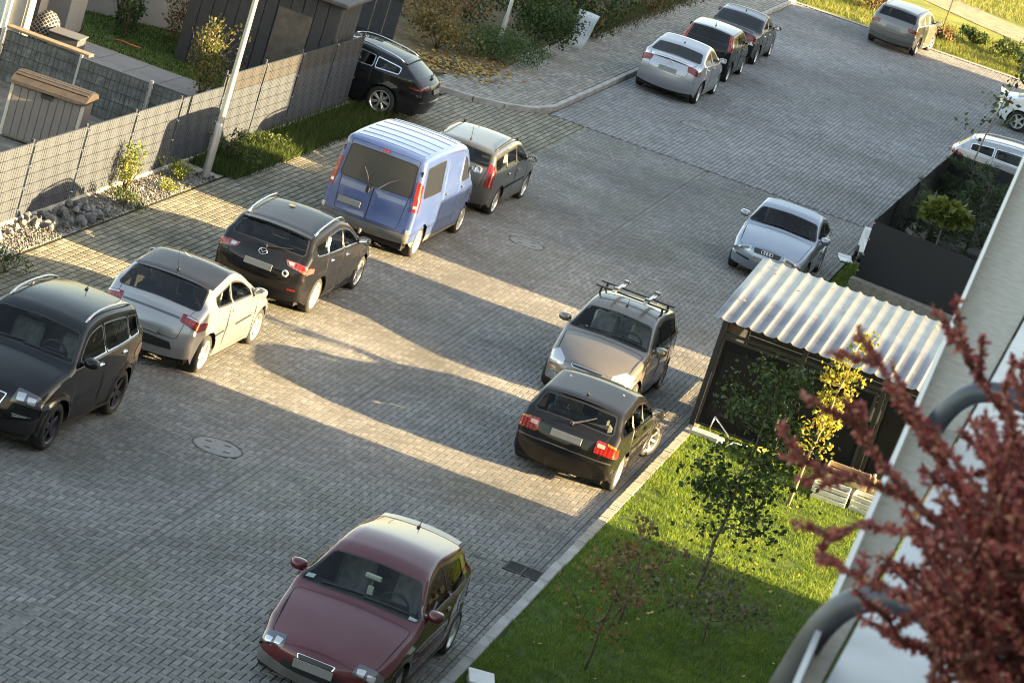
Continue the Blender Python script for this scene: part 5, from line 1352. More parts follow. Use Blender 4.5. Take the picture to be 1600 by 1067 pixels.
pn = thing('planter', 'dark grey square planter box beside the beanbag', 'planter', (-23.2, 61.8, 0), .1)
b = MB(); b.box((0, 0, .32), (.34, .30, .32), bev=.02); b.build('box', plain('planter_grey', (.07, .075, .085), .6), pn)
b = MB(); b.box((0, 0, .655), (.37, .33, .018), bev=.01); b.build('lid', plain('planter_lid', (.11, .115, .13), .55), pn)
ty = thing('garden_hose', 'short orange hose lying on the garden grass', 'hose', (-23.2, 65.6, .06)); b = MB(); b.tube([(-.35, 0, 0), (-.15, .1, .02), (.05, .0, .02), (.3, .12, 0)], .02, 6); b.build('tube', plain('orange_rubber', (.42, .12, .06), .6), ty, True)
# white wall and shrubs at the back of the garden
gw = thing('garden_wall', 'pale rendered garden wall behind the dark bushes', 'wall', (-23.3, 69.2, 0), .62)
b = MB(); b.box((0, 0, .75), (2.6, .08, .75)); b.build('render', plain('wall_render', (.30, .30, .30), .9, var=.1, scale=2, bump=.1), gw)
b = MB(); b.box((0, 0, 1.53), (2.65, .12, .03), bev=.01); b.build('coping', M_concrete, gw)
bush('shrub', 'dark purple-brown bush before the pale garden wall', (-22.6, 68.0, 0), .75, .6, 1.5, 1500, .09, M_leaf_brown, stems=9)
bush('shrub', 'bare-stemmed dark bush in front of the garden wall', (-24.1, 67.2, 0), .5, .5, 1.7, 260, .07, M_leaf_brown, stems=12)
bush('shrub', 'dark green bush on the garden grass left of the timber shed', (-23.6, 66.4, 0), .5, .5, 1.2, 900, .09, M_leaf_green, stems=8)
bush('shrub', 'tall variegated shrub with pink tips behind the panel fence', (-20.3, 62.9, 0), .62, .62, 1.75, 1900, .085, M_leaf_pink, stems=12, lobes=12)
# dark timber shed beyond the panel fence
sd_ = thing('garden_shed', 'dark timber garden shed behind the panel fence', 'shed', (-20.45, 66.9, 0), .0)
M_darkwood = plain('dark_board', (.030, .033, .040), .7, var=.2, scale=6)
b = MB(); b.box((0, 0, 1.25), (1.75, .72, 1.25)); b.build('core', M_darkwood, sd_)
for k in range(12):
    b = MB(); b.box((-1.63 + k * .296, -.74, 1.25), (.14, .02, 1.24), bev=.006); b.build('board', M_darkwood, sd_)
for k in range(5):
    b = MB(); b.box((1.77, -.6 + k * .3, 1.25), (.02, .14, 1.24), bev=.006); b.build('board', M_darkwood, sd_)
b = MB(); b.box((.75, -.77, 1.0), (.42, .02, 1.0), bev=.006); dr_ = b.build('door', plain('weathered_wood', (.085, .078, .068), .8, var=.25, scale=7), sd_)
b = MB(); b.box((1.1, -.80, 1.0), (.02, .02, .08), bev=.006); b.build('handle', M_chrome, dr_)
b = MB(); b.box((0, 0, 2.56), (1.95, .95, .05), Matrix.Rotation(.04, 3, 'X'), bev=.02); b.build('roof', M_roof_tile, sd_)
cf = thing('slatted_screen', 'dark upright screen of metal sheets behind the black estate', 'screen', (-21.6, 76.0, 0), .05)
for k in range(9):
    b = MB(); b.box((-1.4 + k * .36, 0, 1.5), (.165, .025, 1.5), bev=.012); b.build('sheet', M_darkwood, cf)
for zz in (.35, 1.4, 2.6):
    b = MB(); b.box((0, -.04, zz), (1.65, .015, .03)); b.build('rail', M_black, cf)
# ================================================================ hedge and scrub behind the left pavement
HG = 'bushes behind the left pavement'
quad_sheet('scrub_ground', -40, -17.85, 76.2, 118, .10, soil_mat('scrub_soil', (.045, .040, .025), (.13, .105, .06), 2.4))
quad_sheet('leaf_strewn_ground', 0, 0, 0, 0, .112, soil_mat('leafy_soil', (.07, .055, .03), (.20, .15, .08), 5.0), poly=[(-21.3, 73.2), (-19.0, 73.4), (-17.4, 77.2), (-17.6, 81), (-21.3, 81)])
n = 1500; a = rng.random(n); flat_leaves(n, -20.6 + 3.2 * a + rng.normal(0, .45, n), 74.5 + 4.6 * a * rng.uniform(.3, 1.1, n) + rng.normal(0, .5, n), np.full(n, .14), .04, .085, 'leaf_litter', M_fallen, 'pale brown fallen leaves under the hedge beside the pavement', 'leaves')
bush('hedge_shrub', 'spreading bright green juniper at the edge of the pavement', (-17.95, 79.6, .1), 1.05, 1.9, .75, 5200, .09, tinted('juniper', [(.025, .055, .014), (.05, .095, .025), (.09, .15, .04)], .6, .15, 3, 0, sss=.2), HG, elong=3.2, lobes=16)
bush('hedge_shrub', 'dark green shrub right of the slim pole', (-18.0, 83.6, .1), .9, 1.3, 1.35, 3200, .10, M_leaf_green, HG, lobes=12)
bush('hedge_shrub', 'dark shrub behind the white sheet, on its right', (-17.75, 88.3, .1), .75, 1.1, 1.5, 2400, .10, M_leaf_green, HG, lobes=10)
bush('hedge_shrub', 'dark shrub just left of the white sheet', (-18.3, 85.9, .1), .7, .9, 1.2, 1800, .10, M_leaf_green, HG, lobes=8)
bush('hedge_shrub', 'brown-leaved bush above the leaf litter', (-20.2, 80.3, .1), 1.3, 1.3, 1.7, 3000, .10, M_leaf_brown, HG, lobes=12)
bush('hedge_shrub', 'yellowing bush beside the dark upright screen', (-19.3, 78.2, .1), .9, .9, 1.0, 1500, .11, tinted('leaf_autumn', [(.10, .085, .03), (.22, .17, .06), (.33, .25, .09)], .6, .15, 3, 0, sss=.3), HG, lobes=9)
bush('hedge_shrub', 'tall dark bush at the top edge left of the pole', (-20.3, 84.5, .1), 1.4, 1.6, 2.3, 3600, .11, M_leaf_green, HG, lobes=13)
bush('hedge_shrub', 'tall brownish bush at the top edge behind the pole', (-19.6, 88.6, .1), 1.5, 1.7, 2.6, 3600, .11, M_leaf_brown, HG, lobes=12)
bush('hedge_shrub', 'dark bush against the black posts at the top edge', (-19.0, 93.0, .1), 1.1, 2.4, 2.2, 3800, .12, M_leaf_green, HG, lobes=11)
bush('hedge_shrub', 'farthest brown bush along the pavement fence', (-18.9, 98.6, .1), 1.0, 2.8, 2.0, 3200, .12, M_leaf_brown, HG, lobes=11)
n = 7000; px = -17.75 + rng.normal(0, .22, n); py = rng.uniform(88.5, 112.5, n)
tag(tri_blades(n, px, py, np.full(n, .1), .08, .32, .014, .6, 'verge_grass', tinted('verge_dry', [(.05, .055, .02), (.09, .09, .035), (.13, .115, .05)], .8, .15, 2, 0, sss=.3)), 'yellowing grass along the far pavement edge', 'grass')
hf = thing('post_and_wire_fence', 'wire fence on black steel posts behind the far pavement', 'fence', (-18.35, 86, .1))
for k in range(9):
    b = MB(); b.box((.0, k * 3.0, .85), (.03, .03, .85), bev=.006); b.build('post', M_black, hf)
for k in range(5):
    b = MB(); b.box((0, 12, .25 + k * .33), (.006, 12, .006)); b.build('wire', M_wire, hf)
ws_ = thing('white_sheet', 'bent white plastic sheet leaning in the bushes by the pavement', 'sheet', (-17.35, 86.0, .1), -.25)
b = MB(); V = []; F = []
for i in range(7):
    zz = i * .16
    for j in range(6): xx = -.24 + j * .10 + .05 * i * .35; V.append((xx * (.72 + .05 * i), .06 * math.sin(i * .8) + .05 * math.cos(j * 1.3 + i * .4) + .03 * i, zz))
for i in range(6):
    for j in range(5): F.append((i * 6 + j, i * 6 + j + 1, i * 6 + j + 7, i * 6 + j + 6))
V = [(v[0] * 1.35, v[1], v[2] * 1.15) for v in V]; b.add(V, F); o = b.build('sheet', plain('white_plastic', (.66, .68, .71), .4, var=.08), ws_, True)
sm = o.modifiers.new('thickness', 'SOLIDIFY'); sm.thickness = .012
# ================================================================ far end: lit grass, track, scrub
quad_sheet('far_grass', -70, 60, 113.55, 300, .03, soil_mat('meadow', (.09, .12, .025), (.22, .23, .06), .7, c3=(.15, .17, .04)))
kf = quad_sheet('far_kerb', -15.4, 4, 113.25, 113.6, .02, M_concrete)
quad_sheet('dirt_track', 0, 0, 0, 0, .05, M_dirt, poly=[(-20, 134.5), (-14, 129.3), (-9.5, 125.6), (-3, 121.5), (10, 116), (10, 120), (-3, 126.3), (-9.0, 130.2), (-14, 134.5), (-20, 141)])
n = 30000; px, py, k = patchy(n, -20, 0, 113.7, 122)
tag(tri_blades(n, px, py, np.full(n, .03), .06, .24, .016, .7, 'meadow_grass', M_grass_dry, tint=np.clip(.4 + .2 * k + rng.normal(0, .2, n), 0, 1)), 'sunlit rough grass beyond the end of the paving', 'grass')
n = 26000; px, py, k = patchy(n, -24, 4, 131, 150)
tag(tri_blades(n, px, py, np.full(n, .03), .08, .30, .025, .7, 'meadow_grass', M_grass_dry), 'sunlit meadow strip beyond the dirt track', 'grass')
FG = 'scrub beyond the end of the paving'
for k, (x, y, rx, rz, mt, lb) in enumerate([(-13.0, 118.2, .9, 1.1, M_leaf_brown, 'bare brown bush behind the far grey estate car'), (-14.6, 119.5, .8, .9, M_leaf_yellow, 'dry yellow bush left of the far grey estate car'), (-9.0, 118.8, .55, .55, M_leaf_mid, 'small green bush on the far verge right of the estate car'), (-10.3, 117.2, .6, .4, M_leaf_brown, 'dark low clump at the foot of the thin post'), (-7.6, 117.5, .9, .9, M_leaf_mid, 'leafy green bush at the right end of the far verge'), (-6.4, 115.6, .7, .8, M_leaf_mid, 'green bush at the far right corner of the paving')]):
    bush('shrub', lb, (x, y, 0), rx, rx, rz, 1400, .13, mt, FG, elong=2.2, lobes=8)
tp = thing('thin_post', 'thin dark post standing on the far verge', 'post', (-10.15, 117.6, 0)); b = MB(); b.tube([(0, 0, 0), (.06, 0, 3.2)], .03, 6); b.build('stake', M_bark, tp)
dt = thing('dark_vehicle', 'dark car shape parked far beyond the meadow', 'car', (-11.0, 152, 0), .2)
b = MB(); b.box((0, 0, .62), (2.2, .85, .34), bev=.15); b.build('body', P_black2, dt); b = MB(); b.box((-.1, 0, 1.12), (1.2, .72, .25), bev=.15); b.build('cabin', M_lampdark, dt)
for sx_ in (-1.35, 1.35):
    for sy_ in (-.8, .8):
        b = MB(); b.lathe([(.001, -.09), (.32, -.09), (.32, .09), (.001, .09)], 16, 'y', (sx_, sy_, .32)); b.build('wheel', M_rubber, dt, True)

# ================================================================ bin shelter with corrugated roof
bs = thing('bin_shelter', 'black bin shelter with corrugated metal roof behind the lawn', 'shelter', (-6.35, 51.75, LZ))
nt, bb, M_corr = base_mat('corrugated_zinc')
tc = N(nt, 'ShaderNodeTexCoord'); no = N(nt, 'ShaderNodeTexNoise'); no.inputs['Scale'].default_value = 2.5; no.inputs['Detail'].default_value = 7; nt.links.new(tc.outputs['Object'], no.inputs['Vector'])
rp = N(nt, 'ShaderNodeValToRGB'); rp.color_ramp.elements[0].position = .3; rp.color_ramp.elements[1].position = .75; rp.color_ramp.elements[0].color = (.24, .255, .28, 1); rp.color_ramp.elements[1].color = (.36, .365, .37, 1)
nt.links.new(no.outputs['Fac'], rp.inputs[0]); nt.links.new(rp.outputs[0], bb.inputs['Base Color']); bb.inputs['Metallic'].default_value = .75; bb.inputs['Roughness'].default_value = .38
nx_ = 16 * 12 + 1; RW, RD = 4.1, 4.15; V = []; F = []
for i in range(nx_):
    u = i / (nx_ - 1); ph = (u * 16) % 1.0; zz = .038 * (math.exp(-((ph - .5) / .15) ** 2))
    for j in range(2): V.append((-.2 + u * RW, -.25 + j * RD, 2.06 + j * .40 + zz))
for i in range(nx_ - 1): F.append((i * 2, i * 2 + 2, i * 2 + 3, i * 2 + 1))
b = MB(); b.add(V, F); o = b.build('roof_sheet', M_corr, bs, True); sm = o.modifiers.new('thickness', 'SOLIDIFY'); sm.thickness = .006
M_bs = plain('anthracite_steel', (.030, .034, .040), .4, .3, var=.15)
for (x, y, h) in ((0, 0, 2.03), (1.5, 0, 2.03), (3.0, 0, 2.03), (4.0, 0, 2.03), (0, 3.7, 2.4), (2.0, 3.7, 2.4), (4.0, 3.7, 2.4)):
    b = MB(); b.box((x, y, h / 2), (.045, .045, h / 2), bev=.008); b.build('post', M_bs, bs)
for z in (2.02, 1.80):
    b = MB(); b.box((2.0, 0, z), (2.0, .035, .035 if z > 2 else .025), bev=.006); b.build('front_beam', M_bs, bs)
b = MB(); b.box((0, 1.85, 2.2), (.035, 1.87, .035), Matrix.Rotation(.105, 3, 'X'), bev=.006); b.build('side_beam', M_bs, bs)
b = MB(); b.box((2.0, 3.7, 2.36), (2.0, .03, .03), bev=.006); b.build('back_beam', M_bs, bs)
for gi, (x0, x1) in enumerate(((.06, 1.42), (1.6, 2.92), (3.08, 3.95))):
    g_ = MB(); xc, hw = (x0 + x1) / 2, (x1 - x0) / 2
    for s_ in (-1, 1): g_.box((xc + s_ * (hw - .02), -.06, .92), (.022, .02, .80), bev=.004); g_.box((xc, -.06, .92 + s_ * .80), (hw, .02, .022), bev=.004)
    gt = g_.build('gate_frame', M_bs, bs)
    b = MB(); b.box((xc, -.058, .92), (hw - .03, .006, .78)); b.build('infill_panel', plain('matt_black_panel', (.007, .008, .010), .5, var=.3, scale=3, spec=.12), gt)
    b = MB(); b.box((xc, -.068, .92), (hw * .80, .004, .62), bev=.003); b.build('inner_panel', plain('dark_mesh', (.006, .007, .009), .45, var=.3, scale=5, spec=.2), gt)
    b = MB(); b.box((x1 - .06, -.10, .95), (.015, .025, .09), bev=.006); b.build('latch', M_chrome, gt)
for k in range(18):
    b = MB(); b.box((0, 1.85, .14 + k * .108), (.012, 1.8, .0535)); b.build('side_slat', M_bs, bs)
for k in range(18):
    b = MB(); b.box((2.0, 3.7, .14 + k * .12), (1.95, .012, .054)); b.build('back_slat', M_bs, bs)
for k in range(7):
    b = MB(); b.box((1.51, -.05, .35 + k * .21), (.018, .008, .05 if k in (0, 3) else .03), bev=.004); b.build('lit_hole', plain('lit_hole_pale', (.62, .60, .52), .35, .3), bs)  # pale plates stand in for sunlit holes in the post
def wheelie(x, y, lab, col):
    t = thing('waste_bin', lab, 'bin', (x, y, LZ), random.uniform(-.08, .08), 'waste bins in the shelter'); mt = plain('bin_%d' % int(col[0] * 1e4), col, .55)
    b = MB(); V = []; F = []
    for (hw, hd, z, o_) in ((.24, .27, .10, 0), (.29, .35, .98, 0)): V += [(-hw, -hd, z), (hw, -hd, z), (hw, hd, z), (-hw, hd, z)]
    F = [(3, 2, 1, 0), (0, 1, 5, 4), (1, 2, 6, 5), (2, 3, 7, 6), (3, 0, 4, 7), (4, 5, 6, 7)]; b.add(V, F); b.build('body', mt, t)
    b = MB(); b.box((0, -.01, 1.02), (.315, .385, .04), Matrix.Rotation(.05, 3, 'X'), bev=.03); b.build('lid', mt, t)
    b = MB(); b.tube([(-.24, .41, 1.0), (.24, .41, 1.0)], .017, 6); b.build('handle', mt, t)
    for s_ in (-1, 1):
        b = MB(); b.lathe([(.001, -.03), (.10, -.03), (.10, .03), (.001, .03)], 14, 'x', (s_ * .25, .28, .10)); b.build('wheel', M_rubber, t, True)
wheelie(-5.55, 53.0, 'black wheeled bin behind the left gate of the shelter', (.022, .023, .025)); wheelie(-4.35, 53.1, 'dark wheeled bin in the middle of the shelter', (.026, .026, .030)); wheelie(-3.4, 52.9, 'dark blue-grey wheeled bin at the right of the shelter', (.03, .034, .042))
# folded metal frame, crates, small tubs on the grass before the shelter
fr_ = thing('wire_frame', 'bent grey metal frame lying before the shelter gate', 'frame', (-5.75, 51.35, LZ)); b = MB(); b.tube([(-.2, 0, .42), (.25, -.1, .12), (.5, 0, .12)], .014, 6); b.tube([(.25, -.1, .12), (.15, -.2, .0)], .012, 6); b.tube([(-.2, 0, .42), (-.25, .1, 0)], .012, 6); b.build('rod', M_alloy, fr_, True)
gb = thing('gravel_bag', 'pale stony clump beside the left shelter post', 'stone', (-6.0, 51.25, LZ)); b = MB(); b.box((0, 0, .07), (.28, .10, .07), bev=.04); b.box((.2, .02, .06), (.16, .1, .06), bev=.04); b.build('lump', plain('pale_stone', (.42, .42, .40), .9, var=.2, scale=10), gb)
M_crate = plain('crate_white', (.52, .54, .52), .7, var=.12, scale=6); M_crate_wood = plain('crate_wood', (.40, .30, .20), .75, var=.2, scale=6)
def crate(x, y, z, w, dd, hh, mt, lab, n_s=3, rz=0.0):
    t = thing('crate', lab, 'crate', (x, y, z), rz, 'slatted crates before the shelter')
    for s_ in (-1, 1):
        for k in range(n_s):
            zz = hh * (k + .5) / n_s
            b = MB(); b.box((0, s_ * (dd / 2), zz), (w / 2, .008, hh / n_s / 2 - .014), bev=.003); b.build('slat', mt, t)
            b = MB(); b.box((s_ * (w / 2), 0, zz), (.008, dd / 2 - .01, hh / n_s / 2 - .014), bev=.003); b.build('end_slat', mt, t)
        for s2 in (-1, 1):
            b = MB(); b.box((s_ * (w / 2 - .02), s2 * (dd / 2 - .022), hh / 2), (.015, .012, hh / 2)); b.build('corner_block', mt, t)
    b = MB(); b.box((0, 0, .012), (w / 2 - .01, dd / 2 - .01, .008)); b.build('base', mt, t)
crate(-3.55, 50.35, LZ, .62, .40, .30, M_crate, 'white slatted crate on the grass before the shelter', 3, .05)
crate(-2.85, 50.42, LZ, .62, .40, .30, M_crate, 'second white slatted crate, right of the first', 3, -.03)
crate(-3.40, 50.85, LZ + .05, .74, .42, .46, M_crate_wood, 'wooden crate standing behind the white crates', 4, .02)
crate(-2.6, 50.90, LZ + .05, .66, .42, .40, M_crate_wood, 'wooden crate half hidden behind the red barberry', 4, -.05)
yb = thing('tub', 'yellow plastic tub in the grass under the dark tree', 'tub', (-4.85, 51.1, LZ)); b = MB(); b.lathe([(.001, .01), (.15, .01), (.21, .22), (.225, .23), (.2, .22), (.14, .03)], 18); b.build('bowl', plain('yellow_plastic', (.42, .42, .10), .5), yb, True)
jg = thing('jug', 'small cream bottle standing at the shelter gate', 'bottle', (-3.0, 51.45, LZ + .0)); b = MB(); b.lathe([(.001, 0), (.09, 0), (.09, .30), (.03, .38), (.03, .43), (.001, .43)], 14); b.build('bottle', plain('cream_bottle', (.58, .50, .38), .5), jg, True)
wb = thing('garden_box', 'white box with lid at the lower edge of the lawn', 'box', (-5.95, 36.2, LZ), .3); b = MB(); b.box((0, 0, .07), (.16, .22, .07), bev=.02); b.build('box', M_white, wb); b = MB(); b.box((0, 0, .15), (.175, .235, .014), bev=.008); b.build('rim', M_white, wb)

# ================================================================ garden with black mesh fence on the right
nt, bb, M_net = base_mat('black_net')
bb.inputs['Base Color'].default_value = (.013, .014, .016, 1); bb.inputs['Roughness'].default_value = .7
tc = N(nt, 'ShaderNodeTexCoord'); wv = N(nt, 'ShaderNodeTexWave'); wv.inputs['Scale'].default_value = 22; wv.bands_direction = 'Z'; nt.links.new(tc.outputs['Object'], wv.inputs['Vector'])
bp = N(nt, 'ShaderNodeBump'); bp.inputs['Strength'].default_value = .4; bp.inputs['Distance'].default_value = .004; nt.links.new(wv.outputs['Fac'], bp.inputs['Height']); nt.links.new(bp.outputs[0], bb.inputs['Normal'])
nf = thing('net_fence', 'black net screened fence around the small garden on the right', 'fence', (-5.88, 67.9, 0))
def net(x0, y0, x1, y1, h, sag=.02):
    V = []; F = []; n = 24; m_ = 5
    for i in range(n + 1):
        for j in range(m_ + 1):
            u, w_ = i / n, j / m_; bow = sag * math.sin(u * PI * 3) * math.sin(w_ * PI); dx_, dy_ = x1 - x0, y1 - y0; l_ = math.hypot(dx_, dy_)
            V.append((x0 + dx_ * u - dy_ / l_ * bow, y0 + dy_ * u + dx_ / l_ * bow, .30 + (h - .30) * w_ - (.02 * abs(math.sin(u * PI * 4)) if j == m_ else 0)))
    for i in range(n):
        for j in range(m_): F.append((i * (m_ + 1) + j, (i + 1) * (m_ + 1) + j, (i + 1) * (m_ + 1) + j + 1, i * (m_ + 1) + j + 1))
    b = MB(); b.add(V, F); return b.build('net', M_net, nf, True)
net(0, 0, 5.3, -.9, 1.66); net(0, 0, .25, 13.6, 1.66); net(.25, 13.6, 5.3, 13.2, 1.6)
for (x, y) in [(0, 0), (2.6, -.45), (5.3, -.9), (.06, 3.4), (.12, 6.8), (.2, 10.2), (.25, 13.6)]:
    b = MB(); b.box((x + .03, y + .04, .85), (.022, .022, .85), bev=.004); b.build('post', M_black, nf)
for k in range(4):
    b = MB(); b.box((.01, -.005, .45 + k * .38), (.03, .012, .02), bev=.004); b.build('clip', plain('brass_clip', (.40, .34, .18), .4, .6), nf)
wl_ = thing('low_wall', 'rough concrete plinth under the black net fence', 'wall', (-5.95, 67.75, 0), -.168); b = MB(); b.box((2.7, 0, .15), (2.7, .14, .15), bev=.015); b.build('plinth', plain('rough_plinth', (.27, .235, .19), .95, var=.25, scale=9, bump=.6), wl_)
quad_sheet('grass_patch', 0, 0, 0, 0, .075, M_lawn, poly=[(-6.33, 57.6), (-5.9, 57.4), (-5.95, 67.6), (-6.1, 70.8), (-6.33, 69.5)])
n = 5000; px, py = rng.uniform(-6.32, -5.9, n), rng.uniform(57.6, 70.2, n); tag(tri_blades(n, px, py, np.full(n, .07), .04, .11, .010, .7, 'patch_grass', M_grass), 'strip of green grass at the corner of the net fence', 'grass')
PG = 'plants inside the net fenced garden'
def pine(lab, loc, h, rad, n):
    t = thing('pine_shrub', lab, 'shrub', loc, random.uniform(0, 6), PG); b = MB(); C = []; D = []
    b.tube([(0, 0, 0), (.02, .02, h * .9)], [.03, .01], 6)
    for k in range(46):
        z = h * (.08 + .85 * random.random()); a = random.uniform(0, 2 * PI); ln = rad * (1.15 - .7 * z / h) * random.uniform(.6, 1.1)
        pts, rr = limb((0, 0, z), (math.cos(a), math.sin(a), .25), ln, .010, 5, .1, .03); b.tube(pts, rr, 4)
        dd = np.array((pts[-1] - pts[0]).normalized())
        for q in range(n // 46): u = random.uniform(.2, 1.0) * 5; i = min(int(u), 4); p = pts[i].lerp(pts[i + 1], u - i); C.append(tuple(p)); D.append(dd)
    b.build('stem', M_bark, t, True); C = np.array(C); leaf_mesh('needles', C, np.full(len(C), .16), M_pine, t, 9.0, .1, None, .65, dirs=np.array(D))
pine('dark feathery conifer at the left of the net garden', (-4.95, 72.6, 0), 1.9, 1.25, 5200); pine('dark feathery conifer behind the ball tree', (-4.2, 76.2, 0), 2.1, 1.4, 5600); pine('feathery conifer at the back of the net garden', (-4.9, 80.0, 0), 1.9, 1.2, 4200); pine('dark conifer at the right of the net garden', (-3.3, 72.8, 0), 1.6, 1.1, 4200)
bl = thing('ball_tree', 'small yellow-green globe tree on a thin trunk in the net garden', 'tree', (-4.62, 71.2, 0))
b = MB(); b.tube([(0, 0, 0), (.01, .0, .8), (0, .02, 1.55)], [.026, .022, .018], 7)
for k in range(8): a = k * .8; pts, rr = limb((0, 0, 1.4), (math.cos(a), math.sin(a), .9), .35, .01, 4, .1); b.tube(pts, rr, 4)
b.build('trunk', M_bark_light, bl, True)
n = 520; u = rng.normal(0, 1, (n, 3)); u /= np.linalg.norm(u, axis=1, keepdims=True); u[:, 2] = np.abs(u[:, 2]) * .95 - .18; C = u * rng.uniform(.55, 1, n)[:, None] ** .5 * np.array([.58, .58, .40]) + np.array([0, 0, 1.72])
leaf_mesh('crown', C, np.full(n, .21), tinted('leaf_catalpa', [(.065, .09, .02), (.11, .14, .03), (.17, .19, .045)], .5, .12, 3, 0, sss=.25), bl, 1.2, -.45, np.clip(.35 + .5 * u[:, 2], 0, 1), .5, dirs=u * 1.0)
toy = thing('toy_car', 'white ride-on toy car poking out past the net fence corner', 'toy', (-6.02, 71.3, 0), -1.35)
b = MB(); V = []; F = []
pr_ = [(.55, .12), (.62, .26), (.58, .40), (.35, .50), (.05, .55), (-.25, .72), (-.45, .74), (-.58, .52), (-.60, .15)]
for (x, z) in pr_: V += [(x, -.26 + .05 * (x > .3), z), (x, .26 - .05 * (x > .3), z)]
for i in range(len(pr_) - 1): F.append((i * 2, i * 2 + 1, i * 2 + 3, i * 2 + 2))
F += [tuple(range(0, 18, 2)), tuple(range(1, 18, 2))[::-1], (0, 16, 17, 1)]
b.add(V, F); b.build('body', M_white, toy); b = MB(); b.box((.605, 0, .27), (.02, .13, .07), Matrix.Rotation(.2, 3, 'Y'), bev=.01); b.build('grille', M_black, toy)
for s_ in (-1, 1):
    b = MB(); b.box((.56, s_ * .17, .40), (.04, .04, .025), bev=.01); b.build('headlight', M_clear, toy)
    for x in (-.38, .36): b = MB(); b.lathe([(.001, -.05), (.14, -.05), (.14, .05), (.001, .05)], 16, 'y', (x, s_ * .26, .14)); b.build('wheel', M_black, toy, True)
bd = thing('white_boards', 'white boards lying on the paving beside the toy car', 'board', (-6.45, 70.6, .0), .3); b = MB(); b.box((0, 0, .03), (.16, .22, .012), bev=.004); b.box((.02, .32, .05), (.16, .08, .012), Matrix.Rotation(.2, 3, 'X'), bev=.004); b.build('board', M_white, bd)

# ================================================================ trees on the lawn
TG = 'young trees on the lawn'
tree('young_tree', 'dark green leafy young tree standing on the lawn', (-4.42, 43.2, LZ), 3.75, 1.0, 46, 2900, .09, M_leaf_green, M_bark, .032, (.15, .25), .25, .3, 1.4, None, TG, clump=.11)
tree('young_tree', 'slender yellow autumn tree leaning before the bin shelter', (-4.07, 49.2, LZ), 3.3, .42, 16, 950, .09, M_leaf_yellow, M_bark_light, .035, (.28, .1), .25, .55, 1.6, None, TG, clump=.075)
tree('young_tree', 'small sapling with few brown leaves and a bare forked branch', (-5.05, 40.6, LZ), 1.35, .8, 9, 300, .08, M_leaf_brown, M_bark, .022, (-.05, .2), .35, .35, 1.3, None, TG, clump=.07)
tree('young_tree', 'brown-leaved sapling at the lower edge of the lawn', (-5.0, 38.3, LZ), 1.8, .7, 13, 380, .08, M_leaf_brown, M_bark, .022, (.1, .2), .25, .45, 1.3, None, TG, clump=.08)
tree('young_tree', 'low grey-green shrubby tree right of the bare forked branch', (-3.9, 41.0, LZ), 1.0, .95, 16, 700, .075, tinted('leaf_greybrown', [(.05, .06, .035), (.09, .095, .055), (.17, .13, .06), (.22, .20, .15)], .6, .15, 3, 0, sss=.3), M_bark, .02, (.0, .1), .2, .25, 1.5, None, TG, clump=.10)
tree('sapling', 'thin sapling with drooping leaves by the silver cars on the right', (-5.35, 84.2, 0), 4.6, .7, 10, 130, .17, M_leaf_mid, M_bark_light, .03, (.5, .5), .35, .5, 1.8, None, None, clump=.12)
tree('sapling', 'tall sapling at the right edge beside the white car', (-4.1, 88.8, 0), 5.5, .8, 8, 90, .17, M_leaf_mid, M_bark_light, .03, (.4, .3), .4, .6, 1.8, None, None, clump=.13)

# ================================================================ terrace edge in the foreground
M_zinc = plain('white_sheet_metal', (.33, .355, .40), .32, .35, var=.16, scale=14); M_rim = plain('white_rim', (.52, .52, .50), .35, .1)
M_trough = plain('gutter_dirty', (.46, .41, .32), .75, .0, var=.16, scale=60, bump=.1); M_tube = plain('grey_tube', (.085, .095, .11), .42, .3, var=.2, scale=40)
DZ = 13.44
def strip(name, A, B, C_, D, mat, thick=.012, parent=G_APT):
    """solid strip through four top corners, given in world coordinates"""
    off = Vector(parent.location); V = [Vector(p) - off for p in (A, B, C_, D)]; V += [v - Vector((0, 0, thick)) for v in V]
    b = MB(); b.add(V, [(0, 1, 2, 3), (7, 6, 5, 4), (0, 4, 5, 1), (1, 5, 6, 2), (2, 6, 7, 3), (3, 7, 4, 0)]); return b.build(name, mat, parent)
y0, y1 = 2.0, 9.0
lx = lambda y: -.131 - .038 * (y - 2.2)
strip('gutter', (lx(y0), y0, DZ - .022), (-.1186, y0, DZ - .022), (-.1186, y1, DZ - .022), (lx(y1), y1, DZ - .022), M_trough)
strip('flashing', (-.1126, y0, DZ - .006), (.75, y0, DZ + .012), (.75, y1, DZ + .012), (-.1126, y1, DZ - .006), M_zinc)
off = Vector(G_APT.location)
b = MB(); b.tube([Vector((lx(y), y, DZ)) - off for y in (y0, 2, 4, y1)], .0065, 8); b.build('gutter_rim', M_rim, G_APT, True)
b = MB(); b.tube([Vector((-.1156, y, DZ + .002)) - off for y in (y0, 2, 4, y1)], .0055, 8); b.build('flashing_lip', M_rim, G_APT, True)
strip('gutter_wall', (lx(y0) - .003, y0, DZ), (lx(y0) + .002, y0, DZ), (lx(y1) + .002, y1, DZ), (lx(y1) - .003, y1, DZ), M_rim, .09)
def hoop(y, pts):
    P_ = [Vector((x, y + dy, CAM_Z - dz)) - off for (x, dz, dy) in pts]; Q = []
    for i in range(len(P_) - 1):                              # Catmull-Rom through the points
        p0, p1, p2, p3 = P_[max(i - 1, 0)], P_[i], P_[i + 1], P_[min(i + 2, len(P_) - 1)]
        for t in np.linspace(0, 1, 6, endpoint=False): Q.append(.5 * ((2 * p1) + (-p0 + p2) * t + (2 * p0 - 5 * p1 + 4 * p2 - p3) * t * t + (-p0 + 3 * p1 - 3 * p2 + p3) * t ** 3))
    Q.append(P_[-1]); b = MB(); b.tube(Q, .0115, 12); b.build('rail_hoop', M_tube, G_APT, True)
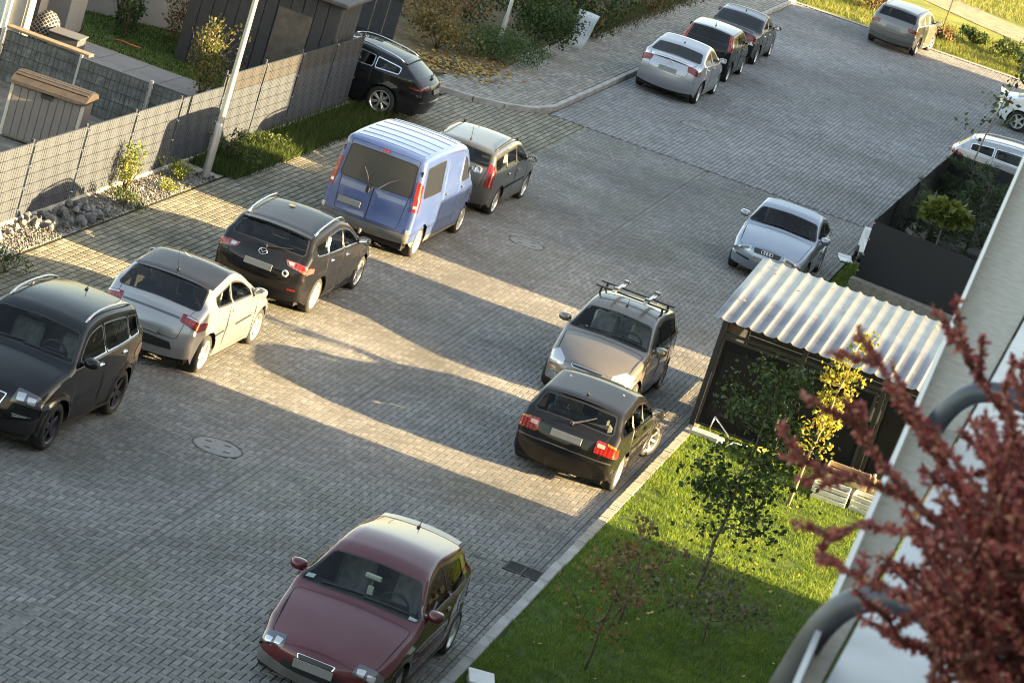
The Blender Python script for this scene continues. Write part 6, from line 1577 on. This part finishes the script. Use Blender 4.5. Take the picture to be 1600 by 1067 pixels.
HP = [(-.165, 1.0, 0), (-.152, .84, 0), (-.146, .80, 0), (-.137, .760, 0), (-.122, .734, 0), (-.100, .720, 0), (-.07, .717, 0), (.02, .722, 0), (.14, .735, 0), (.25, .745, 0)]
hoop(2.35, HP); hoop(3.2, [(x - .003, z + .004, d_) for (x, z, d_) in HP]); hoop(1.5, HP)
# red barberry in a pot on the terrace
rb = thing('barberry', 'dark red barberry bush in the near right corner', 'shrub', (.13, 2.14, DZ + .012))
pb_ = MB(); pb_.lathe([(.001, 0), (.085, 0), (.115, .17), (.125, .17), (.125, .19), (.10, .19), (.10, .16), (.001, .15)], 24); pb_.build('pot', plain('terracotta', (.34, .15, .09), .8, var=.15), rb, True)
ARMS = [[(-0.006, 2.2, 13.652), (-0.041, 2.2, 13.679), (-0.081, 2.2, 13.71), (-0.13, 2.22, 13.743)], [(-0.024, 2.1, 13.62), (-0.076, 2.12, 13.654), (-0.123, 2.15, 13.68), (-0.158, 2.18, 13.704)], [(-0.038, 2.1, 13.634), (-0.096, 2.12, 13.671), (-0.141, 2.15, 13.707)], [(-0.047, 2.05, 13.624), (-0.095, 2.08, 13.642), (-0.132, 2.1, 13.657), (-0.154, 2.1, 13.674)], [(-0.041, 2.05, 13.632), (-0.103, 2.08, 13.639), (-0.156, 2.1, 13.631), (-0.192, 2.12, 13.624)], [(-0.03, 2.05, 13.602), (-0.085, 2.05, 13.624), (-0.117, 2.08, 13.609), (-0.139, 2.1, 13.587)], [(-0.002, 2.0, 13.589), (-0.055, 2.0, 13.597), (-0.1, 2.02, 13.587), (-0.131, 2.05, 13.585)], [(0.006, 1.98, 13.575), (-0.036, 1.98, 13.577), (-0.065, 2.0, 13.561), (-0.076, 2.0, 13.579)], [(-0.015, 2.1, 13.702), (-0.037, 2.1, 13.723), (-0.053, 2.12, 13.745)], [(0.0, 2.05, 13.648), (-0.038, 2.05, 13.677), (-0.061, 2.08, 13.694)]]
ro = Vector(rb.location); root_p = Vector((0, 0, .15)); bst = MB(); C = []; D = []
def sprig(pts, dens):
    rads = [.0028 * (1 - .7 * i / (len(pts) - 1)) for i in range(len(pts))]; bst.tube(pts, rads, 5)
    for i in range(len(pts) - 1):
        a, b_ = pts[i], pts[i + 1]; dd = (b_ - a); n = int(dd.length * dens)
        for _ in range(n):
            C.append(tuple(a.lerp(b_, random.random()))); w_ = Vector((random.gauss(0, 1), random.gauss(0, 1), random.gauss(0, 1))).normalized(); D.append(tuple(dd.normalized() * .5 + w_ * .9))
for a in ARMS:
    pts = [Vector(p) - ro for p in a]; bst.tube([root_p, root_p.lerp(pts[0], .6) + Vector((0, 0, .01)), pts[0]], .0035, 5); sprig(pts, 2000)
    for _ in range(4):                                            # side twigs
        i = random.randrange(len(pts) - 1); p = pts[i].lerp(pts[i + 1], random.random()); d_ = (pts[i + 1] - pts[i]).normalized() + Vector((random.gauss(0, .5), random.gauss(0, .4), random.gauss(.2, .5)))
        q, _r = limb(p, d_, random.uniform(.02, .045), .002, 3, .1); sprig(q, 2000)
for k in range(290):
    zz_ = random.uniform(13.54, 13.69); c_ = Vector((random.uniform(-.038, .062) - .25 * max(0, zz_ - 13.62) * 0, random.uniform(1.92, 2.15), zz_)) - ro
    q, _r = limb(c_, (random.gauss(-.25, .45), random.gauss(0, .5), random.gauss(.6, .4)), random.uniform(.04, .075), .002, 4, .12); sprig(q, 1900)
    if k % 4 == 0: bst.tube([root_p, (root_p + q[0]) / 2 + Vector((0, 0, .015)), q[0]], .003, 5)
bst.build('stem', plain('barberry_twig', (.13, .045, .03), .8), rb, True)
leaf_mesh('foliage', np.array(C), np.full(len(C), .0066), M_leaf_red, rb, 2.0, .1, None, .2, dirs=np.array(D))

# ================================================================ cars in the street
x, y = left_row('suv_black', 0); cS = CARS['suv_black']
place('suv_black', 'suv', 'black SUV with roof rails facing us at the left edge', -13.15 - .93 - .06, 38.74 - (cS['L'] - cS['axles'][1]) * cS['sx'] + cS['L'] * cS['sx'] / 2, DN)
place('hatch_silver', 'hatchback', 'silver three-door hatchback with black roof, parked behind the black SUV', *left_row('hatch_silver', 44.54), UP)
wag_, won, _s = place('wagon_black', 'estate_car', 'black estate with chrome roof rails between silver hatchback and blue van', *left_row('wagon_black', 50.1), UP)
van_, von, vsh = place('van_blue', 'van', 'blue panel van with ribbed roof and tall red tail lights', *left_row('van_blue', 56.4), UP, cat='van')
place('wagon_grey', 'estate_car', 'grey-green estate with black roof rails right in front of the blue van', *left_row('wagon_grey', 62.3), UP)
place('sedan_silver', 'saloon_car', 'silver saloon parked nearest of three along the far left kerb', *left_row('sedan_silver', 84.4), UP)
place('hatch_black', 'hatchback', 'black hatchback with tall red lamps between the silver and black saloons', *[a + b_ for a, b_ in zip(left_row('hatch_black', 89.9), (-.2, 0))], UP)
place('sedan_black', 'saloon_car', 'black saloon parked farthest along the left kerb', *[a + b_ for a, b_ in zip(left_row('sedan_black', 95.1), (-.3, 0))], UP)
red_, ron, _s = place('coupe_red', 'hatchback', 'dark red three-door car facing us at the lower edge', -7.52, 35.74, DN)
place('wagon_bmw', 'estate_car', 'black estate with turned front wheels beside the lawn', -7.43, 47.81, UP)
c3_, c3on, c3sh = place('hatch_grey', 'hatchback', 'taupe hatchback with bike carrier facing us behind the black estate', -8.2, 52.38, DN - .02)
blue_, bon, _s = place('sedan_blue', 'saloon_car', 'pale blue-silver saloon facing us behind the bin shelter', -7.6, 67.1, DN)
CARS['hatch_dark'] = dict(CARS['hatch_black'], paint=P_black2, prof=list(CARS['hatch_black']['prof'])); CARS['hatch_dark'].pop('roofmat')
place('hatch_dark', 'hatchback', 'dark car mostly cut off at the left edge in front of the SUV', -14.78, 35.35, UP)
place('wagon_audi', 'estate_car', 'black estate with chrome window trim behind the panel fence', -19.05, 68.85, PI + .03)
place('wagon_far', 'estate_car', 'grey estate parked far away at the end of the paving', -10.92, 111.4, UP - .075)
place('wagon_silver', 'estate_car', 'silver estate with white roof rails behind the net garden', -3.85, 87.2, 0)
place('coupe_white', 'coupe', 'white coupe with rear spoiler at the right edge', -4.1, 101.3, 0.05)

# van extras: roof ribs, rear wipers, handle, tow bar
for k in range(7):
    q = 6.75 + k * .33; b = MB(); pts = [von(q, l, .006) for l in np.linspace(-.84, .84, 9)]
    V = []; F = []
    for p in pts: V += [p + Vector((-.05, 0, -.012)), p + Vector((-.03, 0, .004)), p + Vector((.03, 0, .004)), p + Vector((.05, 0, -.012))]
    for i in range(8):
        for j in range(3): F.append((i * 4 + j, (i + 1) * 4 + j, (i + 1) * 4 + j + 1, i * 4 + j + 1))
    b.add(V, F); b.build('roof_rib', P_blue, van_)
for (l0, l1) in ((-.10, -.50), (.12, .34)):
    b = MB(); b.tube([von(10.0, l0, .02), von(9.75, (l0 + l1) / 2, .03), von(9.62, l1, .02)], [.018, .012, .008], 6); b.build('rear_wiper', M_lampdark, van_)
b = MB(); b.box(von(10.22, .12, .016), (.022, .04, .085), bev=.012); b.build('rear_handle', M_black, van_)
for l in (.98, -.98):
    b = MB(); b.box(von(9.35, l * .985, .0) + Vector((.0, 0, 0)), (.02, .012, .05), bev=.006); b.build('hinge', M_lampdark, van_)
b = MB(); b.tube([von(13.6, 0, 0), von(13.6, 0, .12), von(13.6, 0, .12) + Vector((0, 0, .09))], .022, 8); b.build('tow_hook', M_alloy, van_)
# bicycle carriers on the taupe hatchback
rk = thing('bike_carrier', 'black roof bars with two silver bicycle carriers on the taupe hatchback', 'roof rack', c3_.location, DN - .02)
zr = c3on(7.4, 0, 0).z
for q in (6.95, 7.9):
    p0, p1 = c3on(q, -.97, .07), c3on(q, .97, .07); zz = c3on(q, 0, .09).z
    b = MB(); b.box(((p0.x + p1.x) / 2, 0, zz), (.022, .70, .014), bev=.006); b.build('cross_bar', M_black, rk)
    for l in (-.9, .9): b = MB(); b.tube([c3on(q, l, -.01), c3on(q, l, .03), Vector((c3on(q, l, 0).x, c3on(q, l, 0).y, zz))], .022, 7); b.build('bar_foot', M_black, rk)
for yy in (-.30, .30):
    b = MB(); x0, x1 = c3on(6.5, 0).x, c3on(8.35, 0).x; b.box(((x0 + x1) / 2, yy, zr + .135), (abs(x1 - x0) / 2 + .12, .035, .012), bev=.006); b.build('wheel_tray', M_alloy, rk)
    b = MB(); b.tube([(c3on(6.95, 0).x, yy + .02, zr + .15), (c3on(7.2, 0).x, yy + .1, zr + .24), (c3on(7.5, 0).x, yy + .05, zr + .20)], .014, 6); b.build('frame_clamp', M_chrome, rk, True)
    for q in (6.7, 8.2): b = MB(); b.box((c3on(q, 0).x, yy, zr + .16), (.05, .05, .03), bev=.012); b.build('wheel_strap', M_lampdark, rk)
# stickers behind the windscreens, air freshener of the red car
def sticker(car, on, q, l, col):
    a, b_, ct = on(q - .05, l), on(q + .05, l), on(q, l, -.012); zx = (b_ - a).normalized(); yx = (on(q, l + .05) - on(q, l - .05)).normalized(); rt = Matrix((zx, yx, zx.cross(yx))).transposed()
    b = MB(); b.box(ct, (.035, .055, .0015), rt); b.build('windscreen_sticker', col, car)
M_stick = plain('sticker_blue_white', (.55, .62, .66), .4)
sticker(red_, ron, 5.24, -.80, M_stick); sticker(red_, ron, 5.16, .82, M_white); sticker(blue_, bon, 5.22, -.80, M_stick)
p = ron(5.62, .02, -.09); b = MB(); b.tube([p + Vector((0, 0, .03)), p + Vector((0, 0, -.10))], .003, 4); b.box(p + Vector((0, 0, -.16)), (.008, .04, .06), bev=.004); b.box(p + Vector((.03, 0, .03)), (.02, .11, .035), bev=.015); b.build('air_freshener', plain('pale_card', (.55, .60, .50), .6), red_)
t = np.linspace(0, 2 * PI, 19); ct = won(11.95, -.60, .012); zx = (won(12.0, -.6) - won(11.9, -.6)).normalized(); b = MB(); b.tube([ct + zx * (.045 * math.sin(w)) + Vector((0, .045 * math.cos(w), 0)) for w in t], .016, 6, cap=False); b.build('round_sticker', M_white, wag_, True)

p = won(7.7, .22, .008); lf = thing('fallen_leaf', 'orange leaf lying on the roof of the black estate', 'leaf', (wag_.location.x - p.y, wag_.location.y + p.x, p.z + .006), .6)
b = MB(); b.add([(-.07, 0, 0), (-.02, .05, .012), (.08, .01, .004), (.0, -.05, .01)], [(0, 3, 2, 1)]); b.build('blade', plain('orange_leaf', (.42, .20, .06), .7), lf)
# a few leaves on the shelter roof
n = 26; yy_ = rng.uniform(51.7, 55.5, n); flat_leaves(n, rng.uniform(-6.4, -2.8, n), yy_, LZ + 2.07 + (yy_ - 51.5) * .0964 + .03, .025, .05, 'fallen_leaves', M_fallen, 'few dry leaves lying on the corrugated roof', 'leaves')
